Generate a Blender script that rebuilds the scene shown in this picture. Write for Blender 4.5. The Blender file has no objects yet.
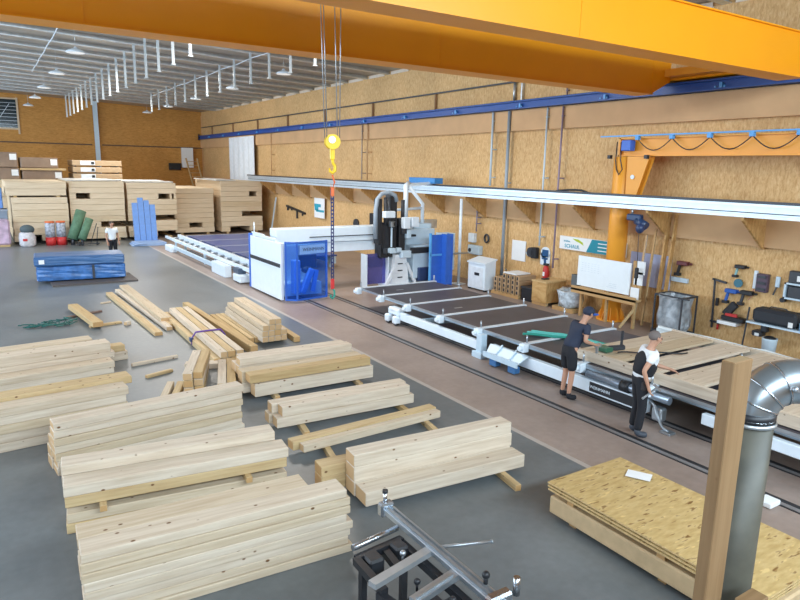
import bpy, bmesh, math, random
from mathutils import Vector, Matrix, Euler
random.seed(7)
sc = bpy.context.scene
COL = sc.collection
PI = math.pi

# ------------------------------------------------------------------ camera, world, light
YAW, PITCH, ROLL = math.radians(32.8207), math.radians(11.526), math.radians(-1.1247)
EYE = Vector((0, 0, 4.25))
fwd = Vector((math.sin(YAW) * math.cos(PITCH), math.cos(YAW) * math.cos(PITCH), -math.sin(PITCH)))
rgt = Vector((math.cos(YAW), -math.sin(YAW), 0)); dwn = fwd.cross(rgt)
cR = rgt * math.cos(ROLL) + dwn * math.sin(ROLL)
cD = -rgt * math.sin(ROLL) + dwn * math.cos(ROLL)
cam_d = bpy.data.cameras.new('camera'); cam = bpy.data.objects.new('camera', cam_d); COL.objects.link(cam)
m3 = Matrix((cR, -cD, -fwd)).transposed()
cam.matrix_world = Matrix.Translation(EYE) @ m3.to_4x4()
cam_d.sensor_width = 36.0; cam_d.lens = 36.0 * 643.78 / 800.0; cam_d.clip_start = 0.05; cam_d.clip_end = 300
sc.camera = cam
vs = sc.view_settings
vs.view_transform = 'Standard'; vs.look = 'None'; vs.gamma = 1.0; vs.exposure = -0.2; vs.use_curve_mapping = False
w = bpy.data.worlds.new('daylight'); sc.world = w; w.use_nodes = True
bg = w.node_tree.nodes['Background']; bg.inputs[0].default_value = (0.62, 0.80, 1.0, 1); bg.inputs[1].default_value = 0.8

def area(name, loc, rot, sx, sy, power, col):
    l = bpy.data.lights.new(name, 'AREA'); l.shape = 'RECTANGLE'; l.size = sx; l.size_y = sy; l.energy = power; l.color = col
    o = bpy.data.objects.new(name, l); COL.objects.link(o); o.location = loc; o.rotation_euler = rot
    return o
# glazed gable behind the gallery, high up; glazed left side wall; lamps added under the closed roof as overhead fill
area('gable_daylight', (4, -5.8, 8.0), (math.radians(78), 0, 0), 22, 1.4, 4300, (0.70, 0.87, 1.0))
area('side_daylight', (-7.8, 29, 4.6), (0, math.radians(-80), 0), 6, 46, 5600, (0.72, 0.86, 1.0))
for yy in (18, 31, 44):
    area('roof_fill', (7.5, yy, 8.45), (0, 0, 0), 2.6, 3.0, 800, (1.0, 0.96, 0.90))

# ------------------------------------------------------------------ materials
MATS = {}
def _nt(name):
    m = bpy.data.materials.new(name); m.use_nodes = True
    return m, m.node_tree, m.node_tree.nodes['Principled BSDF']
def N(nt, t, **kw):
    n = nt.nodes.new(t)
    for k, v in kw.items():
        if k.startswith('_'): setattr(n, k[1:], v)
        else: n.inputs[k].default_value = v
    return n
def ramp(nt, stops):
    r = nt.nodes.new('ShaderNodeValToRGB'); e = r.color_ramp.elements
    while len(e) < len(stops): e.new(0.5)
    for el, (p, c) in zip(e, stops): el.position = p; el.color = (*c, 1)
    return r
def mixc(nt, a, b, fac, mode='MIX'):
    x = nt.nodes.new('ShaderNodeMix'); x.data_type = 'RGBA'; x.blend_type = mode
    for s, v in ((6, a), (7, b), (0, fac)):
        if isinstance(v, (int, float)): x.inputs[s].default_value = v
        elif isinstance(v, tuple): x.inputs[s].default_value = (*v, 1)
        else: nt.links.new(v, x.inputs[s])
    return x.outputs[2]
def coords(nt, scale=(1, 1, 1), kind='Object', rnd=False):
    tc = nt.nodes.new('ShaderNodeTexCoord'); mp = nt.nodes.new('ShaderNodeMapping'); mp.inputs['Scale'].default_value = scale
    nt.links.new(tc.outputs[kind], mp.inputs['Vector'])
    if rnd:
        oi = nt.nodes.new('ShaderNodeObjectInfo'); ml = nt.nodes.new('ShaderNodeMath'); ml.operation = 'MULTIPLY'; ml.inputs[1].default_value = 57.0
        nt.links.new(oi.outputs['Random'], ml.inputs[0])
        cx = nt.nodes.new('ShaderNodeCombineXYZ')
        for i in range(3): nt.links.new(ml.outputs[0], cx.inputs[i])
        nt.links.new(cx.outputs[0], mp.inputs['Location'])
    return mp.outputs[0]
def plain(name, col, rough=0.5, metal=0.0, var=0.06, scale=6.0, spec=0.5, **kw):
    """a solid coloured surface with faint mottling"""
    if name in MATS: return MATS[name]
    m, nt, p = _nt(name); MATS[name] = m
    c = coords(nt)
    n = N(nt, 'ShaderNodeTexNoise', Scale=scale, Detail=4.0); nt.links.new(c, n.inputs['Vector'])
    lo = tuple(max(0, v * (1 - var)) for v in col); hi = tuple(min(1, v * (1 + var)) for v in col)
    r = ramp(nt, [(0.3, lo), (0.7, hi)]); nt.links.new(n.outputs[0], r.inputs[0]); nt.links.new(r.outputs[0], p.inputs['Base Color'])
    p.inputs['Roughness'].default_value = rough; p.inputs['Metallic'].default_value = metal; p.inputs['Specular IOR Level'].default_value = spec
    for k, v in kw.items(): p.inputs[k].default_value = v
    return m
def wood(name, a, b, end, knots=True, tint=0.16):
    m, nt, p = _nt(name); MATS[name] = m
    c = coords(nt, (0.55, 9, 9), rnd=True)
    n = N(nt, 'ShaderNodeTexNoise', Scale=2.2, Detail=6.0, Roughness=0.6); nt.links.new(c, n.inputs['Vector'])
    r = ramp(nt, [(0.32, b), (0.62, a)]); nt.links.new(n.outputs[0], r.inputs[0]); colr = r.outputs[0]
    if knots:
        c2 = coords(nt, (1.0, 1.5, 1.5), rnd=True)
        v = N(nt, 'ShaderNodeTexVoronoi', Scale=4.0); nt.links.new(c2, v.inputs['Vector'])
        kr = ramp(nt, [(0.065, (1, 1, 1)), (0.11, (0, 0, 0))]); nt.links.new(v.outputs['Distance'], kr.inputs[0])
        colr = mixc(nt, colr, (0.16, 0.075, 0.03), kr.outputs[0])
    oi = nt.nodes.new('ShaderNodeObjectInfo')
    tr = ramp(nt, [(0.0, (1 - tint, 1 - tint * 1.35, 1 - tint * 2.1)), (0.5, (1 - tint * .3, 1 - tint * .35, 1 - tint * .4)), (1.0, (1, 1, 1))]); nt.links.new(oi.outputs['Random'], tr.inputs[0])
    colr = mixc(nt, colr, tr.outputs[0], 1.0, 'MULTIPLY')
    tc = nt.nodes.new('ShaderNodeTexCoord'); sx = nt.nodes.new('ShaderNodeSeparateXYZ'); nt.links.new(tc.outputs['Normal'], sx.inputs[0])
    ab = nt.nodes.new('ShaderNodeMath'); ab.operation = 'ABSOLUTE'; nt.links.new(sx.outputs[0], ab.inputs[0])
    gt = nt.nodes.new('ShaderNodeMath'); gt.operation = 'GREATER_THAN'; gt.inputs[1].default_value = 0.8; nt.links.new(ab.outputs[0], gt.inputs[0])
    colr = mixc(nt, colr, end, gt.outputs[0])
    nt.links.new(colr, p.inputs['Base Color']); p.inputs['Roughness'].default_value = 0.62; p.inputs['Specular IOR Level'].default_value = 0.3
    return m
def osb(name, base, dark, light, sc1=(14, 14, 4), strength=1.0, dscale=1.0):
    m, nt, p = _nt(name); MATS[name] = m
    c = coords(nt, sc1)
    n = N(nt, 'ShaderNodeTexNoise', Scale=1.3 * dscale, Detail=5.0, Roughness=0.7, Distortion=0.6); nt.links.new(c, n.inputs['Vector'])
    r = ramp(nt, [(0.36, dark), (0.5, base), (0.66, light)]); nt.links.new(n.outputs[0], r.inputs[0])
    n2 = N(nt, 'ShaderNodeTexNoise', Scale=0.5, Detail=2.0); nt.links.new(coords(nt), n2.inputs['Vector'])
    r2 = ramp(nt, [(0.35, (0.86, 0.86, 0.86)), (0.65, (1.0, 1.0, 1.0))]); nt.links.new(n2.outputs[0], r2.inputs[0])
    o = mixc(nt, r.outputs[0], r2.outputs[0], 1.0, 'MULTIPLY')
    nt.links.new(o, p.inputs['Base Color']); p.inputs['Roughness'].default_value = 0.6; p.inputs['Specular IOR Level'].default_value = 0.3
    return m
def flakes(name):
    """top face of an OSB sheet: pale strands with scattered dark ones"""
    m, nt, p = _nt(name); MATS[name] = m
    base = None
    for i, (ang, thr) in enumerate(((0.2, 0.625), (1.1, 0.63), (-0.7, 0.63))):
        tc = nt.nodes.new('ShaderNodeTexCoord'); mp = nt.nodes.new('ShaderNodeMapping')
        mp.inputs['Rotation'].default_value = (0, 0, ang); mp.inputs['Scale'].default_value = (4.5, 17, 1); mp.inputs['Location'].default_value = (i * 3.1, i * 1.7, 0)
        nt.links.new(tc.outputs['Object'], mp.inputs['Vector'])
        n = N(nt, 'ShaderNodeTexNoise', Scale=1.0, Detail=2.0); nt.links.new(mp.outputs[0], n.inputs['Vector'])
        r = ramp(nt, [(thr, (0, 0, 0)), (thr + 0.07, (1, 1, 1))]); nt.links.new(n.outputs[0], r.inputs[0])
        if base is None:
            g = ramp(nt, [(0.3, (0.46, 0.31, 0.12)), (0.55, (0.56, 0.40, 0.175)), (0.75, (0.64, 0.49, 0.25))]); nt.links.new(n.outputs[0], g.inputs[0]); base = g.outputs[0]
            base = mixc(nt, base, (0.27, 0.155, 0.055), r.outputs[0])
        else:
            base = mixc(nt, base, (0.70, 0.51, 0.22) if i == 1 else (0.22, 0.11, 0.03), r.outputs[0])
    nt.links.new(base, p.inputs['Base Color']); p.inputs['Roughness'].default_value = 0.55
    return m
def concrete(name, a, b, r0, r1, sc_=0.35):
    m, nt, p = _nt(name); MATS[name] = m
    n = N(nt, 'ShaderNodeTexNoise', Scale=sc_, Detail=7.0, Roughness=0.62); nt.links.new(coords(nt), n.inputs['Vector'])
    r = ramp(nt, [(0.32, a), (0.68, b)]); nt.links.new(n.outputs[0], r.inputs[0])
    n2 = N(nt, 'ShaderNodeTexNoise', Scale=9.0, Detail=5.0); nt.links.new(coords(nt), n2.inputs['Vector'])
    r2 = ramp(nt, [(0.3, (0.88, 0.88, 0.88)), (0.7, (1, 1, 1))]); nt.links.new(n2.outputs[0], r2.inputs[0])
    nt.links.new(mixc(nt, r.outputs[0], r2.outputs[0], 1.0, 'MULTIPLY'), p.inputs['Base Color'])
    mr = nt.nodes.new('ShaderNodeMapRange'); mr.inputs['To Min'].default_value = r0; mr.inputs['To Max'].default_value = r1
    nt.links.new(n.outputs[0], mr.inputs[0]); nt.links.new(mr.outputs[0], p.inputs['Roughness'])
    return m
def glassy(name, col, alpha, rough=0.05):
    m, nt, p = _nt(name); MATS[name] = m
    p.inputs['Base Color'].default_value = (*col, 1); p.inputs['Alpha'].default_value = alpha; p.inputs['Roughness'].default_value = rough
    return m

def tinted(name, through, body, fac):
    m, nt, p = _nt(name); MATS[name] = m
    tr = nt.nodes.new('ShaderNodeBsdfTransparent'); tr.inputs[0].default_value = (*through, 1)
    mx = nt.nodes.new('ShaderNodeMixShader'); mx.inputs[0].default_value = fac
    p.inputs['Base Color'].default_value = (*body, 1); p.inputs['Roughness'].default_value = 0.1
    nt.links.new(tr.outputs[0], mx.inputs[1]); nt.links.new(p.outputs[0], mx.inputs[2])
    nt.links.new(mx.outputs[0], nt.nodes['Material Output'].inputs['Surface'])
    return m
SPRUCE = wood('spruce', (0.68, 0.585, 0.47), (0.54, 0.435, 0.325), (0.55, 0.36, 0.19))
PINE = wood('yellow_pine', (0.60, 0.45, 0.25), (0.48, 0.33, 0.165), (0.50, 0.30, 0.13))
LAM = wood('laminated_panel', (0.80, 0.67, 0.49), (0.70, 0.56, 0.38), (0.66, 0.50, 0.32), knots=False, tint=0.10)
POSTW = wood('post_wood_dimmed', (0.27, 0.165, 0.082), (0.215, 0.125, 0.058), (0.33, 0.23, 0.13), tint=0.02)  # the dim gallery's shade is put into this wood colour
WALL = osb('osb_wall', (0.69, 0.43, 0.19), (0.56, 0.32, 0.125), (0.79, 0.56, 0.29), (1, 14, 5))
WALLB = osb('osb_warm_bounce', (0.56, 0.27, 0.065), (0.47, 0.215, 0.05), (0.64, 0.33, 0.09), (2.6, 1, 10))  # deeper orange carries the warm bounced light at the back of the hall
GLULAM = plain('glulam_band', (0.60, 0.37, 0.19), 0.6, var=0.08, scale=1.2, spec=0.3)
BRKT = osb('osb_bracket', (0.58, 0.34, 0.13), (0.44, 0.24, 0.08), (0.68, 0.44, 0.19), (10, 1, 3))
OSBT = flakes('osb_sheet')
OSBE = plain('osb_edge', (0.60, 0.42, 0.20), 0.6, var=0.2, scale=30)
CONC = concrete('concrete', (0.118, 0.134, 0.142), (0.20, 0.215, 0.222), 0.26, 0.48)
SHOPF = concrete('brown_floor', (0.25, 0.19, 0.16), (0.37, 0.29, 0.25), 0.35, 0.55, 0.5)  # browner base than the concrete left of the joint
STRIP = plain('pale_floor_joint', (0.42, 0.37, 0.33), 0.5)
DECK = plain('roof_deck', (0.37, 0.33, 0.28), 0.4, 0.15, 0.12, 0.7)
GALV = plain('galvanised', (0.60, 0.64, 0.67), 0.33, 0.75, 0.10, 5)
STEEL = plain('bright_steel', (0.45, 0.48, 0.52), 0.25, 0.95, 0.05, 8)
ALU = plain('aluminium', (0.42, 0.46, 0.50), 0.35, 0.8, 0.05, 8)
LAMP = plain('lamp_diffuser', (0.8, 0.8, 0.78), 0.5, **{'Emission Color': (1.0, 0.97, 0.92, 1), 'Emission Strength': 0.55})
STRAP = plain('strap_grey', (0.50, 0.55, 0.57), 0.45, 0.2)
WHITE = plain('white_paint', (0.74, 0.83, 0.91), 0.4, var=0.03)
PALE = plain('pale_grey_paint', (0.54, 0.67, 0.77), 0.4, var=0.04)
BLUE = plain('blue_paint', (0.03, 0.13, 0.55), 0.4)
RAILB = plain('runway_blue', (0.012, 0.075, 0.32), 0.4)
LBLUE = plain('sky_blue_paint', (0.10, 0.36, 0.75), 0.4)
YEL = plain('crane_yellow', (0.90, 0.345, 0.003), 0.38, var=0.03, scale=0.8)
ORANGE = plain('crane_orange', (0.86, 0.36, 0.035), 0.4, var=0.04, scale=1)
HOOKY = plain('hook_yellow', (0.90, 0.60, 0.02), 0.4)
BLACK = plain('black_plastic', (0.015, 0.016, 0.02), 0.45)
DARK = plain('dark_steel', (0.05, 0.055, 0.065), 0.4, 0.3)
TABLE = plain('table_plate', (0.046, 0.042, 0.054), 0.42, var=0.25, scale=1.5)
NAVY = plain('navy_plate', (0.03, 0.05, 0.13), 0.35)
GREEN = plain('green_strap', (0.02, 0.26, 0.20), 0.6)
DGREEN = plain('green_roll', (0.10, 0.20, 0.12), 0.7, var=0.2)
RED = plain('red_paint', (0.55, 0.03, 0.03), 0.45)
ORED = plain('orange_red', (0.80, 0.16, 0.04), 0.5)
WRAPB = plain('blue_wrap', (0.05, 0.16, 0.42), 0.28, var=0.35, scale=5)
WRAPB2 = plain('dark_blue_wrap', (0.06, 0.15, 0.33), 0.35, var=0.1, scale=3)
FOAM = plain('blue_foam', (0.15, 0.30, 0.66), 0.6, var=0.08)
PLASTIC = plain('clear_bag', (0.55, 0.62, 0.68), 0.25, var=0.4, scale=9)
PINK = plain('pink_wrap', (0.55, 0.40, 0.52), 0.3, var=0.3, scale=3)
BROWN = plain('brown_wrap', (0.27, 0.19, 0.135), 0.35, var=0.15, scale=2)
CARD = plain('cardboard', (0.45, 0.30, 0.17), 0.7, var=0.1)
PAPER = plain('paper', (0.82, 0.84, 0.85), 0.6, var=0.02)
LILAC = plain('lilac_sheet', (0.42, 0.47, 0.68), 0.5, var=0.05)
BLUEG = tinted('blue_guard_pane', (0.50, 0.71, 1.0), (0.05, 0.20, 0.85), 0.14)
LILG = tinted('violet_guard_pane', (0.45, 0.45, 0.80), (0.2, 0.2, 0.5), 0.3)
FOIL = glassy('foil_wrap', (0.42, 0.42, 0.36), 0.25, 0.18)
GLASSD = plain('dark_glass', (0.02, 0.03, 0.035), 0.08)
SKIN = plain('skin', (0.50, 0.27, 0.18), 0.55, var=0.05)
HAIR = plain('grey_hair', (0.16, 0.13, 0.12), 0.8)
HAIRB = plain('dark_hair', (0.03, 0.022, 0.018), 0.8)
NAVYT = plain('navy_cotton', (0.020, 0.028, 0.055), 0.8)
BLKT = plain('black_cotton', (0.012, 0.013, 0.018), 0.85)
WHT = plain('white_cotton', (0.78, 0.82, 0.86), 0.8)
TEAL = plain('teal_print', (0.0, 0.24, 0.33), 0.5)
TEALL = plain('teal_ink', (0.02, 0.36, 0.50), 0.5)
LIME = plain('lime_print', (0.45, 0.55, 0.03), 0.5)

# ------------------------------------------------------------------ mesh helpers
class MB:
    """collects shapes; build() links them as one mesh object"""
    def __init__(s): s.bm = bmesh.new(); s.mi = 0
    def _fin(s, vs_):
        for f in {f for v in vs_ for f in v.link_faces}: f.material_index = s.mi
    def box(s, x0, x1, y0, y1, z0, z1, bev=0.0, M=None):
        r = bmesh.ops.create_cube(s.bm, size=1.0); v = r['verts']
        for q in v: q.co = Vector(((x0 + x1) / 2 + q.co.x * (x1 - x0), (y0 + y1) / 2 + q.co.y * (y1 - y0), (z0 + z1) / 2 + q.co.z * (z1 - z0)))
        if M: bmesh.ops.transform(s.bm, matrix=M, verts=v)
        s._fin(v)
        if bev:
            es = list({e for q in v for e in q.link_edges})
            r = bmesh.ops.bevel(s.bm, geom=es, offset=bev, segments=1, affect='EDGES', profile=0.5)
            for f in r['faces']: f.material_index = s.mi
        return s
    def bar(s, a, b, w_, h_, up=(0, 0, 1), bev=0.0):
        a, b = Vector(a), Vector(b); d = b - a; L = d.length; x = d.normalized(); u = Vector(up)
        if abs(x.dot(u)) > .99: u = Vector((0, 1, 0))
        y = u.cross(x).normalized(); z = x.cross(y)
        M = Matrix.Translation((a + b) / 2) @ Matrix((x, y, z)).transposed().to_4x4()
        return s.box(-L / 2, L / 2, -w_ / 2, w_ / 2, -h_ / 2, h_ / 2, bev, M)
    def cyl(s, a, b, r0, r1=None, seg=16, caps=True):
        a, b = Vector(a), Vector(b); d = b - a; r1 = r0 if r1 is None else r1
        r = bmesh.ops.create_cone(s.bm, cap_ends=caps, segments=seg, radius1=r0, radius2=r1, depth=d.length)
        M = Matrix.Translation((a + b) / 2) @ d.to_track_quat('Z', 'Y').to_matrix().to_4x4()
        bmesh.ops.transform(s.bm, matrix=M, verts=r['verts']); s._fin(r['verts'])
        for f in {f for v in r['verts'] for f in v.link_faces}:
            if len(f.verts) == 4: f.smooth = True
        return s
    def ball(s, c, rx, ry=None, rz=None, seg=14, M=None):
        ry = ry or rx; rz = rz or rx
        r = bmesh.ops.create_uvsphere(s.bm, u_segments=seg, v_segments=max(6, seg * 2 // 3), radius=1)
        for v in r['verts']: v.co = Vector(c) + Vector((v.co.x * rx, v.co.y * ry, v.co.z * rz))
        if M: bmesh.ops.transform(s.bm, matrix=M, verts=r['verts'])
        s._fin(r['verts'])
        for f in {f for v in r['verts'] for f in v.link_faces}: f.smooth = True
        return s
    def lathe(s, prof, c=(0, 0, 0), seg=20):
        rings = []
        for r, z in prof:
            rings.append([s.bm.verts.new((c[0] + r * math.cos(2 * PI * k / seg), c[1] + r * math.sin(2 * PI * k / seg), c[2] + z)) for k in range(seg)])
        for i in range(len(rings) - 1):
            for k in range(seg):
                f = s.bm.faces.new((rings[i][k], rings[i][(k + 1) % seg], rings[i + 1][(k + 1) % seg], rings[i + 1][k])); f.smooth = True; f.material_index = s.mi
        for rg, rev in ((rings[0], True), (rings[-1], False)):
            f = s.bm.faces.new(rg[::-1] if rev else rg); f.material_index = s.mi
        return s
    def prism(s, pts, off):
        """polygon pts (3-D, planar) extruded by vector off"""
        off = Vector(off); a = [s.bm.verts.new(p) for p in pts]; b = [s.bm.verts.new(Vector(p) + off) for p in pts]; n = len(pts)
        fs = [s.bm.faces.new(a[::-1]), s.bm.faces.new(b)]
        for i in range(n): fs.append(s.bm.faces.new((a[i], a[(i + 1) % n], b[(i + 1) % n], b[i])))
        for f in fs: f.material_index = s.mi
        bmesh.ops.recalc_face_normals(s.bm, faces=fs)
        return s
    def tube(s, pts, r, seg=8, closed=False):
        pts = [Vector(p) for p in pts]; rings = []; n = len(pts)
        prev = None
        for i, p in enumerate(pts):
            t = (pts[min(i + 1, n - 1)] - pts[max(i - 1, 0)]).normalized()
            if prev is None:
                u = Vector((0, 0, 1)) if abs(t.z) < .9 else Vector((1, 0, 0)); u = (u - t * u.dot(t)).normalized()
            else: u = (prev - t * prev.dot(t)).normalized()
            prev = u; v = t.cross(u)
            rr = r[i] if isinstance(r, (list, tuple)) else r
            rings.append([s.bm.verts.new(p + (u * math.cos(2 * PI * k / seg) + v * math.sin(2 * PI * k / seg)) * rr) for k in range(seg)])
        for i in range(n - 1):
            for k in range(seg):
                f = s.bm.faces.new((rings[i][k], rings[i][(k + 1) % seg], rings[i + 1][(k + 1) % seg], rings[i + 1][k])); f.smooth = True; f.material_index = s.mi
        for rg, rev in ((rings[0], True), (rings[-1], False)):
            f = s.bm.faces.new(rg[::-1] if rev else rg); f.material_index = s.mi
        return s
    def build(s, name, mat, parent=None, loc=None, rotz=0.0, world=True):
        me = bpy.data.meshes.new(name)
        bmesh.ops.recalc_face_normals(s.bm, faces=s.bm.faces[:]) if not getattr(s, 'keep', False) else None
        off = Vector((0, 0, 0))
        if parent is not None and world: off = parent['_o'] if False else Vector(ORG.get(parent.name, (0, 0, 0)))
        if parent is None and loc is not None and world: off = Vector(loc)
        if off.length: bmesh.ops.translate(s.bm, vec=-off, verts=s.bm.verts)
        s.bm.to_mesh(me); s.bm.free()
        for mm in (mat if isinstance(mat, (list, tuple)) else [mat]): me.materials.append(mm)
        o = bpy.data.objects.new(name, me); COL.objects.link(o)
        if parent is not None: o.parent = parent; ORG[o.name] = tuple(off)
        elif loc is not None: o.location = loc; o.rotation_euler = (0, 0, rotz); ORG[o.name] = tuple(loc) if world else (0, 0, 0)
        else: ORG[o.name] = (0, 0, 0)
        return o
ORG = {}     # where each object's own origin lies, so that parts can be drawn in hall coordinates
def tag(o, label=None, cat=None, group=None, kind=None):
    if label: o['label'] = label
    if cat: o['category'] = cat
    if group: o['group'] = group
    if kind: o['kind'] = kind
    return o
def thing(name, label, cat, loc=(0, 0, 0), group=None, rotz=0.0, local=False):
    o = bpy.data.objects.new(name, None); COL.objects.link(o); o.location = loc; o.rotation_euler = (0, 0, rotz); o.empty_display_size = .1
    ORG[o.name] = (0, 0, 0) if local else tuple(loc)
    return tag(o, label, cat, group)
def struct(name, mb, mat): return tag(mb.build(name, mat), kind='structure')
ORD = ['first', 'second', 'third', 'fourth', 'fifth', 'sixth', 'seventh', 'eighth', 'ninth', 'tenth', 'eleventh', 'twelfth', 'thirteenth', 'fourteenth', 'fifteenth', 'sixteenth', 'seventeenth', 'eighteenth', 'nineteenth', 'twentieth']
def copy_tree(o, parent=None):
    c = o.copy(); COL.objects.link(c)
    if parent is not None: c.parent = parent
    for ch in list(o.children): copy_tree(ch, c)
    return c
def text_obj(s, size, mat, M, parent=None, extrude=0.002):
    """raised lettering as a mesh; M places the text plane"""
    name = 'lettering'
    cu = bpy.data.curves.new(name, 'FONT'); cu.body = s; cu.size = size; cu.extrude = extrude; cu.align_x = 'CENTER'; cu.align_y = 'CENTER'
    t = bpy.data.objects.new('tmp', cu); COL.objects.link(t)
    me = bpy.data.meshes.new_from_object(t.evaluated_get(bpy.context.evaluated_depsgraph_get()))
    bpy.data.objects.remove(t); bpy.data.curves.remove(cu)
    off = Vector(ORG.get(parent.name, (0, 0, 0))) if parent else Vector((0, 0, 0))
    me.transform(Matrix.Translation(-off) @ M); me.materials.clear(); me.materials.append(mat)
    o = bpy.data.objects.new(name, me); COL.objects.link(o); o.parent = parent
    return o
def frame_wallX(x, y, z):   # text on the right wall, read from the hall (-X side): right = -Y, up = Z
    return Matrix.Translation((x, y, z)) @ Matrix(((0, 0, -1), (-1, 0, 0), (0, 1, 0))).to_4x4()
def frame_faceY(x, y, z):   # text on a face looking towards -Y
    return Matrix.Translation((x, y, z)) @ Matrix(((1, 0, 0), (0, 0, -1), (0, 1, 0))).to_4x4()

# ------------------------------------------------------------------ the hall
WX, BY, LX, FY = 16.0, 56.0, -8.0, -6.0
def roof(x): return 8.55 + 0.036 * (WX - x)
m = MB()
def slab(m, x0, x1, y0, y1, z0, z1): m.box(x0, x1, y0, y1, z0, z1)
m.mi = 0; slab(m, LX - 6, 7.10, FY, BY, -.2, 0); m.mi = 1; slab(m, 7.20, WX + .2, FY, BY, -.2, 0); m.mi = 2; slab(m, 7.10, 7.20, FY, BY, -.2, 0.0)
struct('floor', m, [CONC, SHOPF, STRIP])
m = MB(); m.box(WX, WX + .3, FY, BY + .3, 0, 9.0); struct('wall_right', m, WALL)
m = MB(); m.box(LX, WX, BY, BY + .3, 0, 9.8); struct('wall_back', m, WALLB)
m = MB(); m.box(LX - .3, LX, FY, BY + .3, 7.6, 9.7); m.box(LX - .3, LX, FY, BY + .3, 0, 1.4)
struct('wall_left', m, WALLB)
m = MB(); m.box(LX, WX, FY - .3, FY, 0, 7.3); struct('wall_front', m, WALLB)
m = MB()
m.prism([(LX, FY, roof(LX)), (WX + .3, FY, roof(WX + .3)), (WX + .3, FY, roof(WX + .3) + .25), (LX, FY, roof(LX) + .25)], (0, BY - FY + .3, 0))
struct('ceiling', m, DECK)
RIB0, RIBD = 20.1, 2.0
k = 0
for i in range(-6, 17):
    y = RIB0 + i * RIBD
    if y > BY - .1: continue
    m = MB(); zt = 0.0
    m.prism([(LX, y - .05, roof(LX)), (WX, y - .05, roof(WX)), (WX, y - .05, roof(WX) - .12), (LX, y - .05, roof(LX) - .12)], (0, .1, 0))
    m.prism([(LX, y - .13, roof(LX) - .12), (WX, y - .13, roof(WX) - .12), (WX, y - .13, roof(WX) - .14), (LX, y - .13, roof(LX) - .14)], (0, .26, 0))
    k += 1; struct('trim_%d' % k, m, GALV)
k += 1; m = MB()
for i in range(-6, 16):
    y = RIB0 + i * RIBD
    m.box(WX - .05, WX, y + .35, min(y + 1.75, BY - .1), roof(WX) - .16, roof(WX) - .03)
struct('trim_%d' % k, m, plain('lit_gap_pale', (0.74, 0.64, 0.52), 0.6))  # pale strips stand in for the lit gaps along the wall top
# bands and battens on the walls
for z0, z1, x0 in ((5.62, 6.30, 15.84), (2.55, 3.30, 15.86)):
    k += 1; m = MB(); m.box(x0, WX, FY, BY, z0, z1); struct('trim_%d' % k, m, GLULAM)
k += 1; m = MB(); m.box(LX, 7.5, BY - .05, BY, 5.57, 5.66); m.box(8.2, WX, BY - .05, BY, 5.57, 5.66); struct('trim_%d' % k, m, plain('dark_batten', (0.12, 0.07, 0.04), 0.6))
k += 1; m = MB(); m.box(7.70, 8.0, BY - .3, BY - .28, 0, roof(7.5)); m.box(7.70, 8.0, BY - .04, BY - .02, 0, roof(7.5)); m.box(7.84, 7.86, BY - .28, BY - .04, 0, roof(7.5)); struct('trim_%d' % k, m, PALE)
k += 1; m = MB(); m.box(WX - .06, WX, BY - .06, BY, 0, roof(WX) - .3); struct('trim_%d' % k, m, GLULAM)
# floor rails for the gantry
for xx in (8.62, 9.70):
    k += 1; m = MB(); m.mi = 0; m.box(xx - .04, xx + .04, -2, 33, 0, .012); m.mi = 1; m.box(xx - .13, xx - .04, -2, 33, 0, .008); m.mi = 0; m.box(xx - .16, xx - .13, -2, 33, 0, .009)
    struct('trim_%d' % k, m, [BLACK, plain('rail_bed', (0.20, 0.19, 0.19), 0.4)])
# window high in the back wall
m = MB(); m.box(.2, 2.75, BY - .06, BY, 6.5, 6.62); m.box(.2, 2.75, BY - .06, BY, 8.62, 8.72); m.box(2.63, 2.75, BY - .07, BY, 6.2, 8.75); m.box(.2, .3, BY - .06, BY, 6.5, 8.7)
wf = struct('window_1', m, plain('pale_window_wood', (0.62, 0.48, 0.32), 0.5))
m = MB(); m.box(.3, 2.63, BY - .03, BY - .01, 6.62, 8.62); g = m.build('pane', GLASSD, wf)
m = MB()
for i in range(1, 8): m.box(.3, 2.63, BY - .04, BY - .03, 6.62 + .25 * i - .012, 6.62 + .25 * i + .012)
m.bar((1.4, BY - .05, 7.1), (2.2, BY - .05, 8.3), .06, .03); m.build('glazing_bar', ALU, wf)

# ------------------------------------------------------------------ ceiling fittings
def pendant(x, y, label):
    t = thing('pendant_lamp', label, 'lamp', (x, y, 8.0), 'high bay lamps under the roof')
    m = MB(); m.lathe([(.33, 0), (.32, .03), (.25, .09), (.12, .14), (.06, .16), (.05, .2), (.02, .21)], (x, y, 8.0), 20); m.build('lamp_shade', WHITE, t)
    m = MB(); m.cyl((x, y, 8.2), (x, y, roof(x)), .008, seg=6); m.build('stem', GALV, t)
    m = MB(); m.cyl((x, y, 8.0), (x, y, 8.015), .29, seg=18); m.build('diffuser', LAMP, t)
for i in range(5): pendant(3.2, 26.2 + 6.6 * i, 'white bell lamp, %s from the near end of the left ceiling row' % ORD[i])
for i in range(5): pendant(11.0, 26.3 + 6.6 * i, 'white bell lamp, %s from the near end of the right ceiling row' % ORD[i])
def hanger(x, y, label, grp, zb=7.5):
    m = MB(); m.box(x - .045, x + .045, y - .012, y + .012, zb, roof(x) - .14)
    for j in range(5): m.cyl((x, y - .02, zb + .1 + j * .2), (x, y + .02, zb + .1 + j * .2), .02, seg=8)
    m.box(x - .07, x + .07, y - .03, y + .03, zb - .03, zb)
    tag(m.build('hanger_strap', STRAP, loc=(x, y, zb)), label, 'hanger', grp)
for i in range(17): hanger(5.5, RIB0 + i * RIBD, 'perforated metal strap, %s from the near end of the left hanging row' % ORD[i], 'ceiling hangers of the left row', 7.38)
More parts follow.
